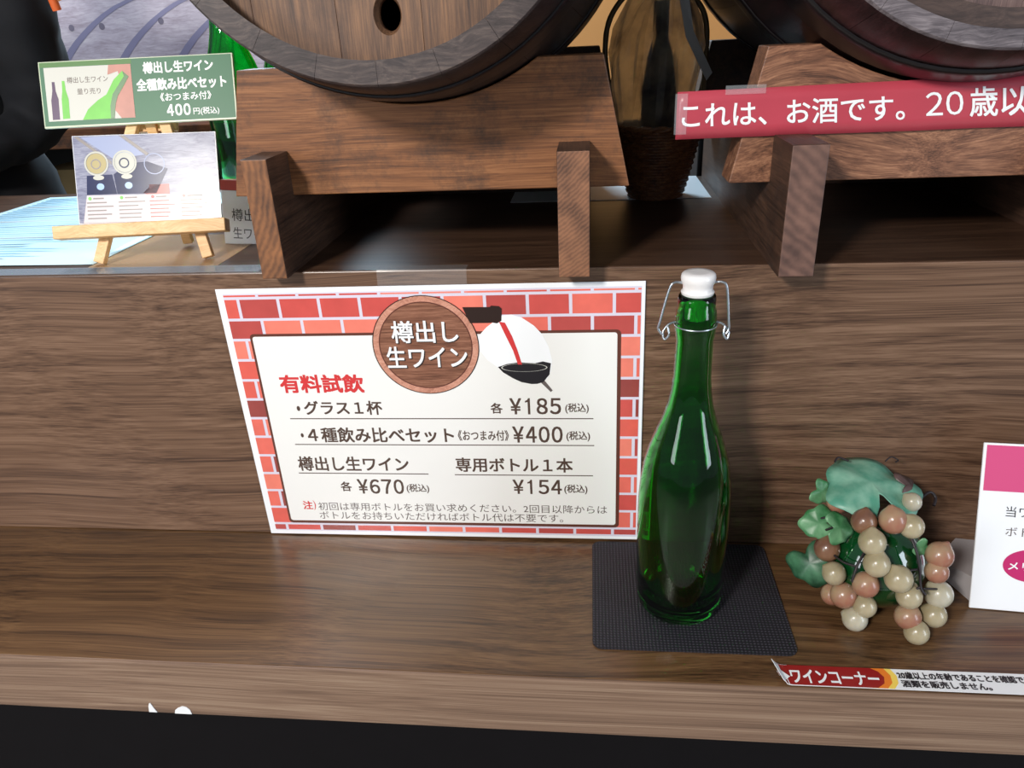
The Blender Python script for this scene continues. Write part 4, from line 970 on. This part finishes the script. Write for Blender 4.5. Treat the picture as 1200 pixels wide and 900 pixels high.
tx = bpy.data.textures.new('cloth_folds', 'CLOUDS'); tx.noise_scale = 0.09; tx.noise_depth = 2
dm = bd.modifiers.new('folds', 'DISPLACE'); dm.texture = tx; dm.strength = 0.035; dm.mid_level = 0.5; dm.texture_coords = 'LOCAL'
lathe('neck', [(0.0, 0.0), (0.050, 0.0), (0.046, 0.05), (0.050, 0.09), (0.0, 0.09)], M['skin'], pe, loc=(0, -0.005, 1.40))
hd = ball('head', (0, -0.02, 1.555), 0.1, M['skin'], pe, (0.78, 0.95, 1.15), 32)
for vv in hd.data.vertices:
    c = vv.co
    if c.y < -0.05:
        c.y -= 0.020*math.exp(-((c.x/0.012)**2+((c.z+0.012)/0.022)**2)); c.y += 0.008*(math.exp(-(((c.x-0.03)/0.014)**2+((c.z-0.008)/0.012)**2))+math.exp(-(((c.x+0.03)/0.014)**2+((c.z-0.008)/0.012)**2)))
    if c.z < -0.04: c.x *= 1-0.25*(-(c.z+0.04)/0.08)
for s in (-1, 1):
    ball('eye', (s*0.03, -0.1015, 1.563), 0.0095, M['ink_white'], pe, (1.2, 0.7, 0.7), 14); ball('pupil', (s*0.03, -0.1080, 1.563), 0.0042, M['ink_black'], pe, (1, 0.5, 1), 10)
    ball('ear', (s*0.078, -0.01, 1.555), 0.024, M['skin'], pe, (0.35, 0.7, 1.1), 14)
ball('mouth', (0, -0.1085, 1.503), 0.018, plain('lips', (176, 96, 88), 0.5), pe, (1.2, 0.35, 0.28), 14)
bm = bmesh.new(); bmesh.ops.create_uvsphere(bm, u_segments=32, v_segments=20, radius=0.108)
for vv in bm.verts: vv.co = Vector((vv.co.x*0.82, vv.co.y*0.98, vv.co.z*1.14))
bmesh.ops.delete(bm, geom=[vv for vv in bm.verts if (vv.co.y < -0.02 and vv.co.z < 0.055) or vv.co.z < -0.075], context='VERTS')
o = bm_to('hair', bm, M['hair'], pe, smooth=True); o.location = (0, -0.012, 1.560); md = o.modifiers.new('s', 'SOLIDIFY'); md.thickness = 0.006
for s in (-1, 1):
    hx = 0.08*s; hj = [((hx, -0.205, 1.055), (0.022, 0.016)), ((hx-s*0.025, -0.245, 1.052), (0.036, 0.013)), ((hx-s*0.04, -0.272, 1.048), (0.034, 0.012))]; he = [(0, 1), (1, 2)]
    for q in range(4):
        off = (q-1.5)*0.018; L0 = (0.030, 0.036, 0.034, 0.026)[q]; bx, by_ = hx-s*0.04+off, -0.272
        k = len(hj); hj += [((bx, by_-0.008, 1.047), 0.0085), ((bx-s*0.004, by_-0.008-L0, 1.042), 0.0080), ((bx-s*0.008, by_-0.012-L0*1.55, 1.026), 0.0068)]; he += [(2, k), (k, k+1), (k+1, k+2)]
    k = len(hj); hj += [((hx+s*0.012-s*0.03-s*0.02, -0.235, 1.046), 0.010), ((hx-s*0.066, -0.262, 1.036), 0.0085), ((hx-s*0.070, -0.286, 1.028), 0.0075)]; he += [(1, k), (k, k+1), (k+1, k+2)]
    skin_body('hand', hj, he, M['skin'], pe, 1)
tube('strap', smoothpath([(0.17, -0.06, 1.385), (0.235, -0.072, 1.335), (0.282, -0.060, 1.285), (0.290, -0.050, 1.235)]), 0.0065, M['lanyard'], pe)

# repeats carry a shared group
for o in COL.objects:
    if o.parent is None:
        g = {'swing_top_bottle': 'green swing top bottles', 'wine_barrel': 'dark wine barrels', 'barrel_cradle': 'wooden barrel cradles', 'paper_scrap': 'torn paper scraps on the shelf edge'}.get(o.name.split('.')[0])
        if g: o['group'] = g
